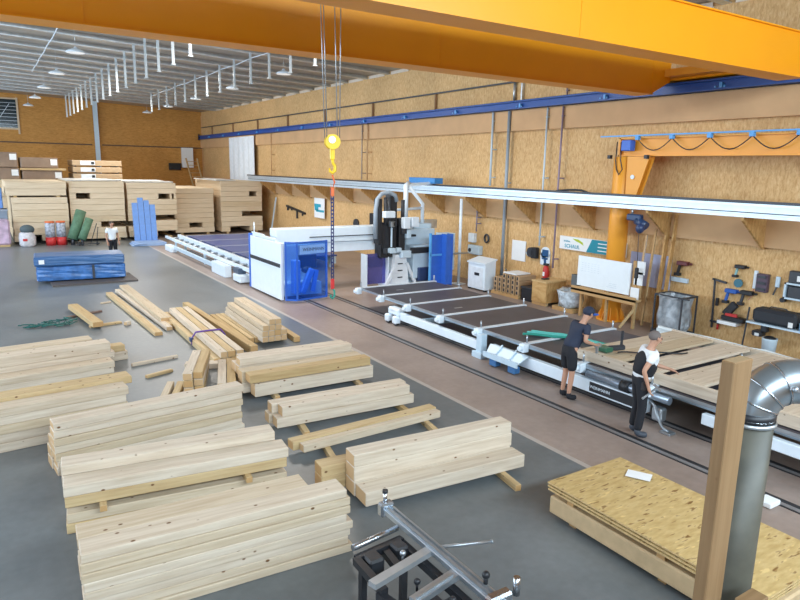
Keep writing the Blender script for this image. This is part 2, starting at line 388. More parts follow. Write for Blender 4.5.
for i in range(13): hanger(9.5, RIB0 + i * RIBD, 'perforated metal strap, %s from the near end of the right hanging row' % ORD[i], 'ceiling hangers of the right row')
for x, y0, y1, lab in ((2.75, 24, 40, 'thin pale cable under the ribs, left of the hanger rows'), (9.85, 24, 46, 'thin pale cable under the ribs, beside the right hanger row')):
    m = MB(); n = int((y1 - y0) / RIBD)
    m.tube([(x, y0 + j * .5, roof(x) - .19 - .02 * math.sin(j * .8)) for j in range(int((y1 - y0) * 2) + 1)], .02, 6)
    tag(m.build('ceiling_cable', WHITE, loc=(x, y0, roof(x) - .19)), lab, 'cable')

# ------------------------------------------------------------------ overhead travelling crane
t = thing('overhead_crane', 'yellow double girder travelling crane spanning the hall near the ceiling', 'crane', (4, 9.3, 6.3))
for y0, y1, zb, zt, top in ((7.40, 7.93, 6.30, 7.14, 0), (11.08, 11.58, 6.27, 7.30, 1)):
    m = MB()
    # box girder with chamfered ends
    pr = [(-7.2, zb + .34), (-6.4, zb), (14.75, zb), (15.45, zb + .34), (15.45, zt), (-7.2, zt)]
    m.prism([(x, y0 + .03, z) for x, z in pr], (0, y1 - y0 - .06, 0))
    g = m.build('girder', YEL, t)
    m = MB(); m.box(-6.4, 14.75, y0 - .02, y1 + .02, zb - .025, zb); m.box(-7.2, 15.45, y0 - .02, y1 + .02, zt, zt + .025); m.build('flange', YEL, g)
    m = MB(); m.box(-7, 15.2, (y0 + y1) / 2 - .03, (y0 + y1) / 2 + .03, zt + .025, zt + .085); m.build('trolley_rail', DARK, g)
    for xx in (14.72, 8.0, 1.5, -4.5):
        m = MB(); m.box(xx - .006, xx + .006, y0 + .022, y0 + .032, zb + .02, zt - .02); m.build('web_joint', YEL, g)
for xx in (-7.35, 15.78):
    m = MB(); m.box(xx - .14, xx + .14, 6.6, 12.6, 6.66, 6.96, .02); c = m.build('end_carriage', YEL, t)
    for yy in (6.9, 12.3):
        m = MB(); m.cyl((xx - .06, yy, 6.77), (xx + .06, yy, 6.77), .13, seg=16); m.build('wheel', DARK, c)
m = MB(); m.box(15.2, 15.64, 7.45, 11.5, 6.72, 6.9); m.build('platform_beam', ORANGE, t)
m = MB(); m.box(4.1, 5.4, 7.7, 11.3, 7.42, 7.62); m.box(4.3, 5.2, 8.9, 10.1, 7.62, 8.1); m.cyl((4.25, 9.3, 7.75), (5.25, 9.3, 7.75), .22); tr = m.build('trolley', DARK, t)
HX, HY, HZ = 4.68, 9.3, 4.64
for dx, dxt in ((-.13, -.22), (-.09, -.17), (.09, .02), (.13, .16)):
    m = MB(); m.cyl((HX + dx, HY, HZ + .05), (HX + dxt, HY, 7.75), .008, seg=6); m.build('hoist_rope', ALU, t)
m = MB()
for dx in (-.05, .05): m.cyl((HX + dx - .03, HY + dx * .3, HZ), (HX + dx + .03, HY + dx * .3, HZ), .115, seg=22)
m.bm.verts.ensure_lookup_table()
hb = None
M_ = Matrix.Translation((HX, HY, HZ)) @ Matrix.Rotation(math.radians(62), 4, 'Z') @ Matrix.Translation((-HX, -HY, -HZ))
bmesh.ops.transform(m.bm, matrix=M_, verts=m.bm.verts[:])
hb = m.build('hook_block', HOOKY, t)
m = MB(); d = Vector((-math.sin(YAW * .8), -math.cos(YAW * .8), 0)); c0 = Vector((HX, HY, HZ)) + d * .085; c0 = c0 + Vector((0, 0, .03)); m.cyl(c0, c0 + d * .012, .055, seg=22); m.build('sheave_label', WHITE, hb)
m = MB(); m.box(HX - .035, HX + .035, HY - .03, HY + .03, HZ - .27, HZ - .10, .008); m.build('swivel', HOOKY, hb)
m = MB(); m.tube([(HX, HY, HZ - .26), (HX + .01, HY, HZ - .32), (HX + .045, HY, HZ - .37), (HX + .045, HY, HZ - .44), (HX, HY, HZ - .475), (HX - .045, HY, HZ - .45), (HX - .05, HY, HZ - .40)], [.024, .024, .026, .028, .026, .02, .010], 10); m.build('hook', HOOKY, hb)
t = thing('lifting_chain', 'blue round sling with red fittings hanging from the crane hook', 'chain', (HX, HY, 2.1))
m = MB(); m.tube([(HX - .022, HY, 3.92), (HX - .02, HY, 3.2), (HX - .02, HY, 2.45)], .009, 8); m.tube([(HX + .022, HY, 3.92), (HX + .02, HY, 3.2), (HX + .02, HY, 2.45)], .009, 8)
for j in range(24): m.ball((HX, HY, 2.5 + j * .06), .026, .02, .013, 8)
m.build('sling', plain('sling_navy', (0.035, 0.045, 0.14), 0.7), t)
m = MB(); m.tube([(HX, HY, 4.13), (HX + .04, HY, 4.02), (HX, HY, 3.9), (HX - .04, HY, 4.02), (HX, HY, 4.14)], .014, 8); m.box(HX - .028, HX + .028, HY - .02, HY + .02, 3.8, 3.94, .008); m.build('shackle', ORED, t)
m = MB(); m.box(HX - .03, HX + .03, HY - .02, HY + .02, 2.3, 2.47, .008); m.build('lower_coupling', RED, t)
m = MB(); m.tube([(HX, HY, 2.32), (HX + .035, HY, 2.26), (HX + .035, HY, 2.18), (HX, HY, 2.14), (HX - .035, HY, 2.17), (HX - .03, HY, 2.21)], .016, 8); m.build('end_hook', GREEN, t)

# ------------------------------------------------------------------ right wall: runway beam, busbar, cable rail, brackets
t = thing('crane_runway', 'dark blue steel crane runway beam running along the right wall', 'beam', (15.75, 24, 6.3))
m = MB(); m.box(15.62, 15.92, FY + .1, 55.9, 6.56, 6.60); m.box(15.62, 15.92, FY + .1, 55.9, 6.33, 6.37); m.box(15.74, 15.80, FY + .1, 55.9, 6.37, 6.56); m.build('steel_beam', RAILB, t)
m = MB(); m.box(15.74, 15.80, FY + .2, 55.9, 6.60, 6.63); m.build('crane_rail', DARK, t)
for i in range(14):
    yy = 6.2 + i * 3.6
    m = MB(); m.box(15.64, 15.74, yy - .04, yy + .04, 6.37, 6.5); m.cyl((15.64, yy - .12, 6.40), (15.60, yy - .12, 6.40), .025, seg=8); m.cyl((15.64, yy + .12, 6.40), (15.60, yy + .12, 6.40), .025, seg=8); m.build('rail_clip', LBLUE, t)
m = MB(); m.box(15.62, 15.7, 55.7, 55.9, 6.25, 6.75); m.build('end_stop', BLACK, t)
t = thing('power_busbar', 'thin dark busbar running along the wall above the blue beam', 'busbar', (15.95, 24, 7.27))
m = MB(); m.box(15.86, 15.95, 16.9, 55.8, 7.25, 7.30); m.build('bar', DARK, t)
for i in range(8):
    yy = 17.2 + i * 5.1
    m = MB(); m.box(15.88, 15.99, yy - .03, yy + .03, 6.62, 7.27); m.build('support', plain('batten_brown', (0.3, 0.17, 0.08), 0.6) if i else GALV, t)
t = thing('cable_rail', 'long white aluminium cable rail carried by brackets along the right wall', 'rail', (15.0, 24, 3.3))
m = MB(); m.box(14.82, 15.0, 1.5, 42, 3.30, 3.36); m.box(14.92, 15.0, 1.5, 42, 3.36, 3.60); m.box(14.80, 15.02, 1.5, 42, 3.56, 3.62); m.build('profile', plain('rail_white', (0.62, 0.72, 0.80), 0.3, 0.4), t)
m = MB(); m.box(14.84, 15.02, 1.5, 42, 3.62, 3.68); m.build('cable_tray', DARK, t)
m = MB(); m.box(14.90, 14.92, 1.5, 42, 3.40, 3.42); m.build('slot', BLACK, t)
m = MB(); m.tube([(14.93, 12.6 + j * .25, 3.60 + .09 * math.sin(min(PI, j * .4)) + (.04 if 2 < j < 8 else 0)) for j in range(11)], .03, 8); m.build('loose_cable', BLACK, t)
for i in range(14):
    yy = 5.75 + i * 2.6 + .03
    m = MB(); m.prism([(15.99, yy - .03, 2.5), (15.99, yy - .03, 3.295), (14.84, yy - .03, 3.295), (14.84, yy - .03, 3.22), (15.85, yy - .03, 2.5)], (0, .06, 0))
    tag(m.build('rail_bracket', BRKT, loc=(15.95, yy, 2.5)), 'triangular board bracket under the cable rail, %s from the near end' % ORD[i], 'bracket', 'brackets under the cable rail')
# conduits
for y, z0, z1, r, mt, lab in ((18.5, 3.7, 6.3, .04, PALE, 'pale pipe running up the wall left of the grey pipe'), (17.65, .4, 7.25, .06, plain('grey_pipe', (0.30, 0.36, 0.42), 0.4), 'grey pipe down the right wall beside the white notice'),
                              (15.8, 1.78, 6.3, .03, PALE, 'thin pale conduit above the round white sign'), (15.12, 1.1, 7.0, .03, plain('violet_conduit', (0.28, 0.22, 0.30), 0.5), 'thin violet conduit right of the round white sign'),
                              (40.0, 3.7, 6.3, .03, GLULAM, 'thin conduit on the far wall nearest the hanging white sheet'), (28.15, 3.7, 6.3, .03, plain('grey_pipe2', (0.35, 0.3, 0.27), 0.5), 'thin grey conduit, left one of the close pair'), (27.6, 3.7, 6.3, .03, GLULAM, 'thin tan conduit, right one of the close pair'),
                              (19.2, 1.95, 3.0, .025, plain('violet_conduit2', (0.25, 0.22, 0.30), 0.5), 'short dark conduit on the wall above the white cabinet'), (17.6, 6.64, 7.24, .05, GALV, 'short grey pipe between blue beam and busbar, left one'), (15.15, 6.64, 8.3, .025, plain('violet_conduit3', (0.28, 0.22, 0.30), 0.5), 'thin conduit rising above the blue beam behind the girder end')):
    m = MB(); xx = 15.93 if z0 > 6 else (15.78 if z1 > 6 and z0 > 1 else 15.80)
    m.cyl((xx, y, z0), (xx, y, min(z1, 6.3) if z0 < 6 else z1), r, seg=8)
    for zz in ((z0 + .15, z1 - .1) if z0 > 6 else (z0 + .3, (z0 + z1) / 2, min(z1, 6.3) - .3)): m.box(xx - .02, 15.995, y - .04, y + .04, zz - .02, zz + .02)
    tag(m.build('conduit', mt, loc=(xx, y, z0)), lab, 'pipe', 'wall conduits')

# ------------------------------------------------------------------ jib crane on its orange column
CX, CY = 15.33, 12.25
t = thing('jib_crane', 'orange column crane with a jib arm beside the right wall', 'crane', (CX, CY, 0))
m = MB(); m.lathe([(.27, .02), (.27, 4.68), (.25, 4.7)], (CX, CY, 0), 28); col = m.build('column', ORANGE, t)
m = MB(); m.lathe([(.42, 0), (.42, .03), (.28, .035)], (CX, CY, 0), 24)
for j in range(10):
    a = j * 2 * PI / 10; ca, sa = math.cos(a), math.sin(a)
    m.prism([(CX + .26 * ca - .012 * sa, CY + .26 * sa + .012 * ca, .03), (CX + .40 * ca - .012 * sa, CY + .40 * sa + .012 * ca, .03), (CX + .40 * ca - .012 * sa, CY + .40 * sa + .012 * ca, .10), (CX + .26 * ca - .012 * sa, CY + .26 * sa + .012 * ca, .42)], (.024 * sa, -.024 * ca, 0))
m.build('base_ribs', ORANGE, col)
m = MB(); m.box(CX - .14, CX + .14, 1.0, CY + .12, 5.18, 5.21); m.box(CX - .14, CX + .14, 1.0, CY + .12, 4.71, 4.74); m.box(CX - .05, CX + .05, 1.0, CY + .12, 4.74, 5.18); m.box(CX - .14, CX + .14, CY + .06, CY + .12, 4.71, 5.2); m.build('jib_arm', ORANGE, t)
m = MB(); m.prism([(CX - .04, CY - .26, 3.55), (CX - .04, CY - .26, 4.7), (CX - .04, CY - .98, 4.7), (CX - .04, CY - .62, 3.55)], (.08, 0, 0)); m.prism([(CX - .2, CY - .30, 3.55), (CX - .2, CY - .26, 4.7), (CX - .2, CY - .98, 4.7), (CX - .2, CY - .62, 3.55)], (.02, 0, 0)); m.build('gusset', ORANGE, t)
m = MB(); m.cyl((CX - .21, CY - .5, 4.15), (CX - .235, CY - .5, 4.15), .06, seg=10); m.build('gusset_disc', WHITE, t)
for yy in (CY + .3, CY - .92):
    m = MB(); m.box(CX - .3, CX - .2, yy - .05, yy + .05, 4.64, 4.74); m.build('swivel_pad', BLACK, t)
m = MB(); m.box(CX - .24, CX - .17, 1.0, CY + .7, 5.24, 5.275); fr = m.build('festoon_rail', LBLUE, t)
for j in range(8):
    y0 = CY - .55 - j * 1.05
    m = MB(); m.box(CX - .26, CX - .15, y0 - .05, y0 + .05, 5.14, 5.24); m.build('festoon_trolley', LBLUE, fr)
    m = MB(); m.tube([(CX - .2, y0 - s_ * 1.05, 5.16 - .30 * math.sin(PI * s_)) for s_ in [q / 10 for q in range(11)]], .014, 6); m.build('festoon_cable', BLACK, fr)
m = MB(); m.box(CX - .34, CX - .1, CY - .42, CY - .12, 4.85, 5.14, .02); m.build('drive_motor', BLUE, t)
m = MB(); m.tube([(CX - .3, CY + .04, 5.1), (CX - .3, CY + .05, 4.6), (CX - .3, CY + .0, 4.35), (CX - .3, CY - .1, 4.2), (CX - .3, CY - .2, 4.35), (CX - .3, CY - .12, 4.6), (CX - .3, CY - .1, 5.1)], .016, 6); m.build('cable_loop', BLACK, t)
t = thing('electric_hoist', 'dark blue hoist motor hanging beside the orange column', 'hoist', (14.95, 11.75, 2.6))
m = MB(); m.cyl((14.95, 11.35, 3.0), (14.95, 11.05, 2.85), .12, seg=16); m.box(14.86, 15.04, 11.2, 11.65, 2.98, 3.16, .03); m.build('motor', plain('motor_blue', (0.02, 0.05, 0.13), 0.35), t)
m = MB(); m.ball((14.84, 11.15, 2.8), .12, .12, .14); m.build('chain_bucket', NAVY, t)
m = MB(); m.cyl((14.93, 11.5, 3.16), (14.93, 11.5, 3.3), .03, seg=8); m.build('bracket', GALV, t)
m = MB(); m.cyl((14.74, 11.1, 2.8), (14.74, 11.05, 1.7), .008, seg=6); m.build('pendant_cable', DARK, t)
m = MB(); m.box(14.70, 14.78, 11.0, 11.1, 1.45, 1.75, .02); m.build('pendant_control', BLACK, t)

# ------------------------------------------------------------------ timber
def timber(x, y, z, L, w_, h_, rz, label, group, mat=None, name='timber_beam', bev=.009):
    """x,y = middle of the underside"""
    m = MB(); m.box(-L / 2, L / 2, -w_ / 2, w_ / 2, 0, h_, bev)
    o = m.build(name, mat or SPRUCE, loc=(x, y, z), rotz=rz, world=False)
    return tag(o, label, 'timber', group)
def stack(ox, oy, yaw, items, where, group, zb=0.0, rows=('front', 'rear')):
    """items: (row, s0, s1, d0, d1, z0, z1[, mat]) in the stack's own frame, listed top to bottom in each row"""
    ca, sa = math.cos(yaw), math.sin(yaw); cnt = {}
    for it in items:
        row, s0, s1, d0, d1, z0, z1 = it[:7]; mat = it[7] if len(it) > 7 else None
        n = cnt.get(row, 0); cnt[row] = n + 1
        s, d = (s0 + s1) / 2, (d0 + d1) / 2
        pos = 'topmost' if n == 0 else ORD[n] + ' from the top'
        timber(ox + s * ca - d * sa, oy + s * sa + d * ca, zb + z0, s1 - s0, d1 - d0, z1 - z0, yaw, 'pale timber, %s in the %s row of %s' % (pos, row, where), group, mat)
def layers(row, z0, z1, n, L, d0, d1, jit=.05, mats=None, s0=0.0):
    out = []; h = (z1 - z0) / n
    for i in range(n):
        a = s0 + random.uniform(-jit, jit) * .4; b = s0 + L + random.uniform(-jit, jit); j = random.uniform(-.016, .016)
        out.append((row, a, b, d0 + j, d1 + j, z1 - (i + 1) * h, z1 - i * h - .002, (mats or {}).get(i)))
    return out
def bearer(x, y, L, rz, label, z=0.0, h=.09, w_=.09): timber(x, y, z, L, w_, h, rz, label, 'bearers under the timber stacks', PINE, 'bearer', .004)
R = math.radians
stack(.45, 5.93, R(-3.0), layers('front', 0, .77, 8, 2.68, 0, .30) + layers('rear', 0, .765, 7, 2.35, .31, .62), 'the nearest tall timber stack', 'timbers of the nearest stack')
stack(.46, 7.75, R(-6.2), layers('front', .33, .60, 2, 2.66, 0, .32, mats={1: PINE}) + layers('rear', .33, .72, 3, 2.58, .33, .62) + layers('lower front', 0, .25, 2, 2.66, 0.02, .32, mats={1: PINE}) + layers('lower rear', 0, .25, 2, 2.6, .33, .62), 'the second stack from the camera', 'timbers of the second stack')
for s, nm in ((.4, 'left'), (2.1, 'right')): bearer(.46 + s + .03, 8.0 - s * .108, .66, R(83.8), 'small %s spacer between the two halves of the second timber stack' % nm, .25, .08, .08)
stack(.52, 9.40, R(6.0), layers('front', 0, .77, 7, 2.75, 0, .27, jit=.03) + layers('rear', 0, .45, 3, 2.6, .3, .58), 'the tall stack third from the camera', 'timbers of the third stack')
stack(-1.15, 10.55, R(5.0), [('front', 0, 2.88, 0, .33, .55, .68), ('front', 0, 2.84, 0.01, .33, .42, .549), ('front', 0, 2.86, 0, .33, .28, .419), ('front', 0, 2.86, 0.01, .33, .14, .279), ('front', 0, 2.86, 0, .33, 0, .139),
      ('rear', 0, 3.03, .34, .68, .62, .74, PINE), ('rear', 0, 2.85, .34, .68, .42, .619), ('rear', 0, 2.85, .34, .68, .21, .419), ('rear', 0, 2.85, .34, .68, 0, .209)], 'the stack cut by the left edge', 'timbers of the left edge stack')
stack(-1.0, 13.55, R(6.5), [('front', 0, 3.0, 0, .4, .12, .25), ('front', 0, 2.98, 0, .4, 0, .119), ('middle', 0, 3.05, .42, .80, .35, .55), ('middle', 0, 3.12, .41, .80, .20, .349), ('middle', 0, 3.0, .42, .8, 0, .199), ('rear', 0, 2.8, .82, 1.15, .36, .58), ('rear', .7, 3.45, .82, 1.1, .2, .34, PINE), ('rear', .7, 3.5, .82, 1.15, 0, .199)], 'the low stack at the left edge, farthest back', 'timbers of the far left stack')
# four stacks on bearers along the floor joint
stack(3.78, 10.83, R(-1), [('front', 0, 2.5, 0, .26, .26, .42, PINE), ('front', .08, 2.55, -.03, .23, 0, .13 + .12), ('middle', -.05, 2.45, .28, .55, .2, .42), ('middle', -.05, 2.45, .28, .55, 0, .199), ('rear', .02, 2.4, .62, .86, .42, .56), ('rear', 0, 2.45, .60, .86, .2, .419), ('rear', 0, 2.42, .60, .86, 0, .199), ('farthest', .1, 2.38, .88, 1.1, .42, .54), ('farthest', 0, 2.38, .88, 1.1, .2, .419), ('farthest', 0, 2.38, .88, 1.1, 0, .199)], 'the bearer stack nearest the blue gantry', 'timbers of the far bearer stack', .1)
stack(3.66, 9.27, R(-2.5), [('front', .1, 2.5, 0, .22, .17, .34), ('front', 0, 2.58, -.02, .2, 0, .169), ('rear', 0, 2.55, .23, .45, .17, .335), ('rear', -.05, 2.5, .23, .45, 0, .169)], 'the low two layer stack on bearers', 'timbers of the two layer stack', .1)
stack(3.66, 8.22, R(2.8), [('front', 0, 2.6, 0, .14, 0, .12), ('rear', -.1, 2.62, .15, .34, 0, .14, PINE)], 'the pair of single beams on bearers', 'single beams on bearers', .09)
stack(3.68, 6.40, R(-4), [('front', 0, 2.52, 0, .30, .0, .19), ('middle', -.02, 2.5, .31, .58, .40, .57), ('middle', -.02, 2.52, .31, .58, .2, .399), ('middle', -.02, 2.5, .31, .58, 0, .199), ('rear', -.35, 2.3, .6, .85, .2, .35, PINE), ('rear', -.35, 2.3, .6, .85, 0, .199, PINE)], 'the bearer stack beside the saw bench', 'timbers of the near bearer stack', .09)
for x, y, L, rz, lab in ((4.3, 11.35, 1.3, 86, 'left bearer under the stack nearest the gantry'), (6.05, 11.2, 1.3, 80, 'right bearer under the stack nearest the gantry'), (4.12, 9.4, .95, 80, 'left bearer under the low two layer stack'), (6.0, 9.3, .95, 84, 'right bearer under the low two layer stack'),
                         (4.05, 8.2, .95, 78, 'left bearer under the two single beams'), (5.95, 8.3, .8, 80, 'right bearer under the two single beams'), (4.05, 6.65, 1.1, 78, 'left bearer under the stack beside the saw bench'), (5.85, 6.45, 1.2, 80, 'right bearer under the stack beside the saw bench')):
    bearer(x, y, L, R(rz), lab)
# loose bundles behind
def run(p, q, z, w_, h_, lab, grp, mat=None):
    p, q = Vector((*p, 0)), Vector((*q, 0)); c = (p + q) / 2; d = q - p
    timber(c.x, c.y, z, d.length, w_, h_, math.atan2(d.y, d.x), lab, grp, mat)
G1 = 'boards of the far loose trio'
run((3.2, 22.6), (3.42, 16.5), 0, .2, .1, 'long board on the floor, left one of the far trio', G1, PINE)
run((3.52, 23.0), (3.78, 16.9), 0, .16, .11, 'long narrow board on the floor, middle of the far trio', G1)
run((3.80, 22.9), (3.95, 17.2), 0, .24, .1, 'long board on the floor beneath the topmost board of the far trio', G1, PINE)
run((3.76, 23.2), (3.86, 17.6), .101, .28, .1, 'long pale board lying on top of the far trio', G1)
G2 = 'boards of the strapped bundle'
for i, (x, wd, mt) in enumerate(((3.98, .16, PINE), (4.17, .18, SPRUCE), (4.36, .16, PINE), (4.55, .16, SPRUCE))):
    run((x + .05, 18.5), (x - .03, 13.35), 0, wd, .16, 'lower board of the strapped bundle, %s from the left' % ORD[i], G2, mt)
for i, (x, wd) in enumerate(((4.1, .15), (4.27, .17), (4.46, .16))):
    run((x + .09, 18.3), (x - .02, 13.3), .162, wd, .14, 'upper board of the strapped bundle, %s from the left' % ORD[i], G2, PINE if i == 1 else None)
t = thing('lashing_strap', 'violet lashing strap around the loose board bundle', 'strap', (4.3, 15.2, 0))
m = MB(); m.tube([(3.9, 15.2, .02), (3.9, 15.2, .18), (4.0, 15.2, .32), (4.3, 15.2, .325), (4.6, 15.2, .32), (4.7, 15.2, .18), (4.7, 15.2, .02)], .022, 6); m.build('webbing', plain('strap_violet', (0.12, 0.05, 0.28), 0.6), t)
m = MB(); m.box(3.85, 3.93, 15.14, 15.28, .1, .2, .01); m.build('buckle', NAVY, t)
run((4.84, 19.4), (4.94, 13.8), 0, .18, .2, 'long single beam right of the strapped bundle', 'single long beams behind', PINE)
G3 = 'boards of the yellow pack'
for i, x in enumerate((5.10, 5.24, 5.38)): run((x + .03, 17.7), (x - .03, 14.7), 0, .12, .14, 'yellow board on the floor in the low pack, %s from the left' % ORD[i], G3, PINE)
G4 = 'timbers of the end-on stack'
for r_, (z, xs) in enumerate(((.08, (5.42, 5.58, 5.74, 5.90)), (.22, (5.42, 5.58, 5.74, 5.90)), (.36, (5.44, 5.60, 5.76)), (.50, (5.60, 5.76)))):
    for i, x in enumerate(xs):
        run((x + .12, 17.6 - .1 * r_), (x + .0, 14.35), z, .155, .137, 'pale timber in the end-on stack, %s layer up, %s from the left' % (ORD[r_], ORD[i]), G4, PINE if (r_ == 1 and i == 2) else None)
run((5.35, 14.75), (6.05, 14.65), 0, .09, .08, 'near cross bearer under the end-on timber stack', 'bearers under the timber stacks', PINE)
run((5.45, 16.9), (6.15, 16.8), 0, .09, .08, 'far cross bearer under the end-on timber stack', 'bearers under the timber stacks', PINE)
run((6.28, 15.6), (6.22, 14.3), 0, .16, .14, 'short yellow beam right of the end-on timber stack', 'short offcuts on the floor', PINE)
# short blocks in front of the strapped bundle
G5 = 'short blocks stacked before the bundle'
for r_ in range(4):
    for i in range(2):
        run((3.42 + i * .19, 13.15 - .06 * r_), (2.84 + i * .19, 11.42 + .03 * r_), .13 * r_, .17, .128, 'short board in the left pile of blocks, %s layer up, %s side' % (ORD[r_], ('left', 'right')[i]), G5, (PINE, SPRUCE)[(r_ + i) % 2])
for r_ in range(3):
    for i in range(2):
        run((3.82 + i * .18, 12.6), (3.36 + i * .18, 11.15), .12 * r_, .16, .118, 'short board in the right pile of blocks, %s layer up, %s side' % (ORD[r_], ('left', 'right')[i]), G5, (SPRUCE, PINE)[(r_ + i) % 2])
for i in range(3): run((2.72 + i * .17, 12.3 - i * .08), (2.36 + i * .17, 11.4 - i * .08), 0, .13, .16, 'short flat board before the block piles, %s from the left' % ORD[i], G5, PINE if i else SPRUCE)
run((3.3, 13.5), (4.0, 13.2), .0, .24, .12, 'wide short plank lying across behind the block piles', G5)
run((2.35, 14.15), (3.35, 14.35), 0, .07, .07, 'pale thin lath on the floor, farther of two', 'laths on the floor')
run((2.45, 13.2), (3.0, 13.4), 0, .1, .06, 'brown short lath on the floor, nearer of two', 'laths on the floor', PINE)
run((1.92, 20.6), (2.22, 17.9), .06, .26, .14, 'short thick beam lying alone on the open floor', 'single long beams behind', PINE)
run((1.6, 19.55), (2.6, 20.05), 0, .1, .055, 'dark lath under the far end of the lone beam', 'laths on the floor', plain('dark_lath', (0.16, 0.10, 0.08), 0.7))
run((2.05, 18.2), (2.85, 18.35), 0, .14, .055, 'flat lath under the near end of the lone beam', 'laths on the floor', PINE)
run((2.9, 18.0), (3.02, 18.1), 0, .12, .1, 'tiny pale offcut block beside the flat lath', 'short offcuts on the floor')
run((2.75, 21.2), (3.05, 21.3), 0, .06, .05, 'tiny lath by the left board of the far trio', 'laths on the floor')
t = thing('lifting_sling', 'green lifting sling lying crumpled on the concrete floor', 'sling', (1.2, 19, 0))
random.seed(3)
for q in range(4):
    m = MB(); pts = []; a = random.uniform(0, 6)
    for j in range(26):
        a += random.uniform(-.9, .9); u = j / 25
        pts.append((.6 + 1.15 * u + .14 * math.cos(a * 2), 18.95 + .5 * math.sin(a) * (.4 + u) * .8 + q * .1 * (u - .3), .025 + .012 * q + .015 * abs(math.sin(a * 3))))
    m.tube(pts, .015, 6); m.build('sling_strand', plain('green_sling', (0.012, 0.12, 0.10), 0.6) if q % 2 else plain('dark_green', (0.015, 0.10, 0.09), 0.6), t)
random.seed(11)

# ------------------------------------------------------------------ wrapped packs on the concrete
def wrapped(x0, x1, y0, y1, z0, z1, rz, label, mat, group, lab_side=True, strap=None):
    t = thing('wrapped_package', label, 'package', ((x0 + x1) / 2, (y0 + y1) / 2, z0), group)
    m = MB(); m.box(x0, x1, y0, y1, z0, z1, .04)
    bmesh.ops.subdivide_edges(m.bm, edges=m.bm.edges[:], cuts=5, use_grid_fill=True)
    for v in m.bm.verts: v.co += Vector((random.uniform(-.012, .012), random.uniform(-.015, .015), 0 if v.co.z < z0 + .02 else random.uniform(-.01, .01)))
    m.build('wrapping', mat, t)
    if strap is not None:
        for s in strap:
            m = MB(); m.box(s - .04, s + .04, y0 - .025, y0 - .015, z0 + .02, z1); m.build('strap', DARK, t)
    if lab_side:
        m = MB(); m.box(x0 + .15, x0 + .32, y0 - .03, y0 - .02, z0 + (z1 - z0) * .25, z0 + (z1 - z0) * .7); m.build('paper_label', PAPER, t)
    t.rotation_euler = (0, 0, rz)
    return t
wrapped(1.38, 4.28, 25.55, 26.9, .10, .62, R(-4), 'blue foil wrapped package with a dark strap, lower of two', WRAPB, 'blue packages on the floor', False, (3.2,))
wrapped(1.33, 4.26, 25.5, 26.9, .64, .97, R(-4), 'dark blue wrapped package lying on the foil wrapped one', WRAPB2, 'blue packages on the floor')
m = MB(); m.box(1.75, 4.55, 24.9, 26.3, 0, .06); m.box(1.75, 4.55, 26.4, 26.8, 0, .06)
tag(m.build('steel_skid', plain('rusty_dark', (0.10, 0.085, 0.08), 0.7), loc=(3.1, 25.5, 0)), 'dark flat skid plate beneath the blue packages', 'skid')

# ------------------------------------------------------------------ tall stacks of solid wood panels at the back
def panel_stack(x0, x1, yf, yb, h, n, where, group, slots=(), zb=.12, top=True):
    for i in range(n):
        z1 = zb + h - i * h / n; z0 = z1 - h / n + .010; jx = random.uniform(-.02, .02); jy = random.uniform(-.02, .02)
        m = MB(); cut = [s for s in slots if s[0] == i]
        xs = [(x0 + jx, x1 + jx)]
        for _, a, b in cut: xs = [seg_ for (p, q) in xs for seg_ in ((p, min(a, q)), (max(b, p), q)) if seg_[1] - seg_[0] > .02]
        for p, q in xs: m.box(p, q, yf + jy, yb, z0, z1, .007)
        if cut: m.box(x0 + .05, x1 - .05, yf + 2.2, yb - .01, z0, z1)
        pos = 'topmost' if i == 0 else ORD[i] + ' from the top'
        tag(m.build('wood_panel', LAM, loc=((x0 + x1) / 2, yf, z0)), 'pale wood panel, %s in the %s' % (pos, where), 'panel', group)
    for xx in (x0 + .4, x1 - .4):
        m = MB(); m.box(xx - .08, xx + .08, yf + .05, yb, max(0, zb - .08) if zb > 1 else 0, zb)
        tag(m.build('bearer', PINE, loc=(xx, yf, max(0, zb - .12))), 'low bearer under the %s side of the %s' % ('left' if xx < (x0 + x1) / 2 else 'right', where), 'timber', group + ' bearers')
panel_stack(1.2, 3.8, 38.9, 45, 2.30, 7, 'lower bundle of the leftmost back stack', 'panels of the leftmost back stack', ((6, 1.95, 2.45),))
panel_stack(1.0, 3.78, 38.9, 45, .70, 2, 'upper bundle of the leftmost back stack', 'panels of the leftmost back stack', (), 2.50)
panel_stack(3.92, 6.68, 39.1, 45, 3.12, 10, 'second back stack from left', 'panels of the second back stack', ((2, 4.25, 4.95), (7, 5.4, 6.9)))
panel_stack(6.85, 9.55, 39.2, 45.5, 3.05, 10, 'third back stack from left', 'panels of the third back stack', ((2, 8.55, 9.2), (2, 9.3, 9.42), (6, 8.2, 9.7), (7, 6.7, 7.2), (9, 8.4, 9.7)))
panel_stack(9.75, 12.15, 40.6, 46, 2.70, 9, 'fourth back stack from left', 'panels of the fourth back stack', ((7, 10.6, 11.4),))
panel_stack(12.55, 15.25, 40.4, 46, 3.15, 10, 'rightmost back stack', 'panels of the rightmost back stack', ((2, 14.4, 14.9), (6, 13.9, 15.4), (9, 13.1, 14.4)))
def cover(x0, x1, y0, y1, z, label):
    m = MB(); m.box(x0, x1, y0, y1, z + .002, z + .03)
    bmesh.ops.subdivide_edges(m.bm, edges=m.bm.edges[:], cuts=4, use_grid_fill=True)
    for v in m.bm.verts: v.co.z += random.uniform(0, .04) if v.co.z > z + .01 else 0
    tag(m.build('plastic_cover', plain('white_foil', (0.78, 0.78, 0.75), 0.35), loc=((x0 + x1) / 2, y0, z)), label, 'cover', 'foil covers on the panel stacks')
cover(3.92, 6.6, 39.4, 44.5, 3.26, 'white foil over the tall panel stack second from left')
cover(6.85, 9.5, 39.6, 45, 3.19, 'white foil over the tall panel stack third from left')
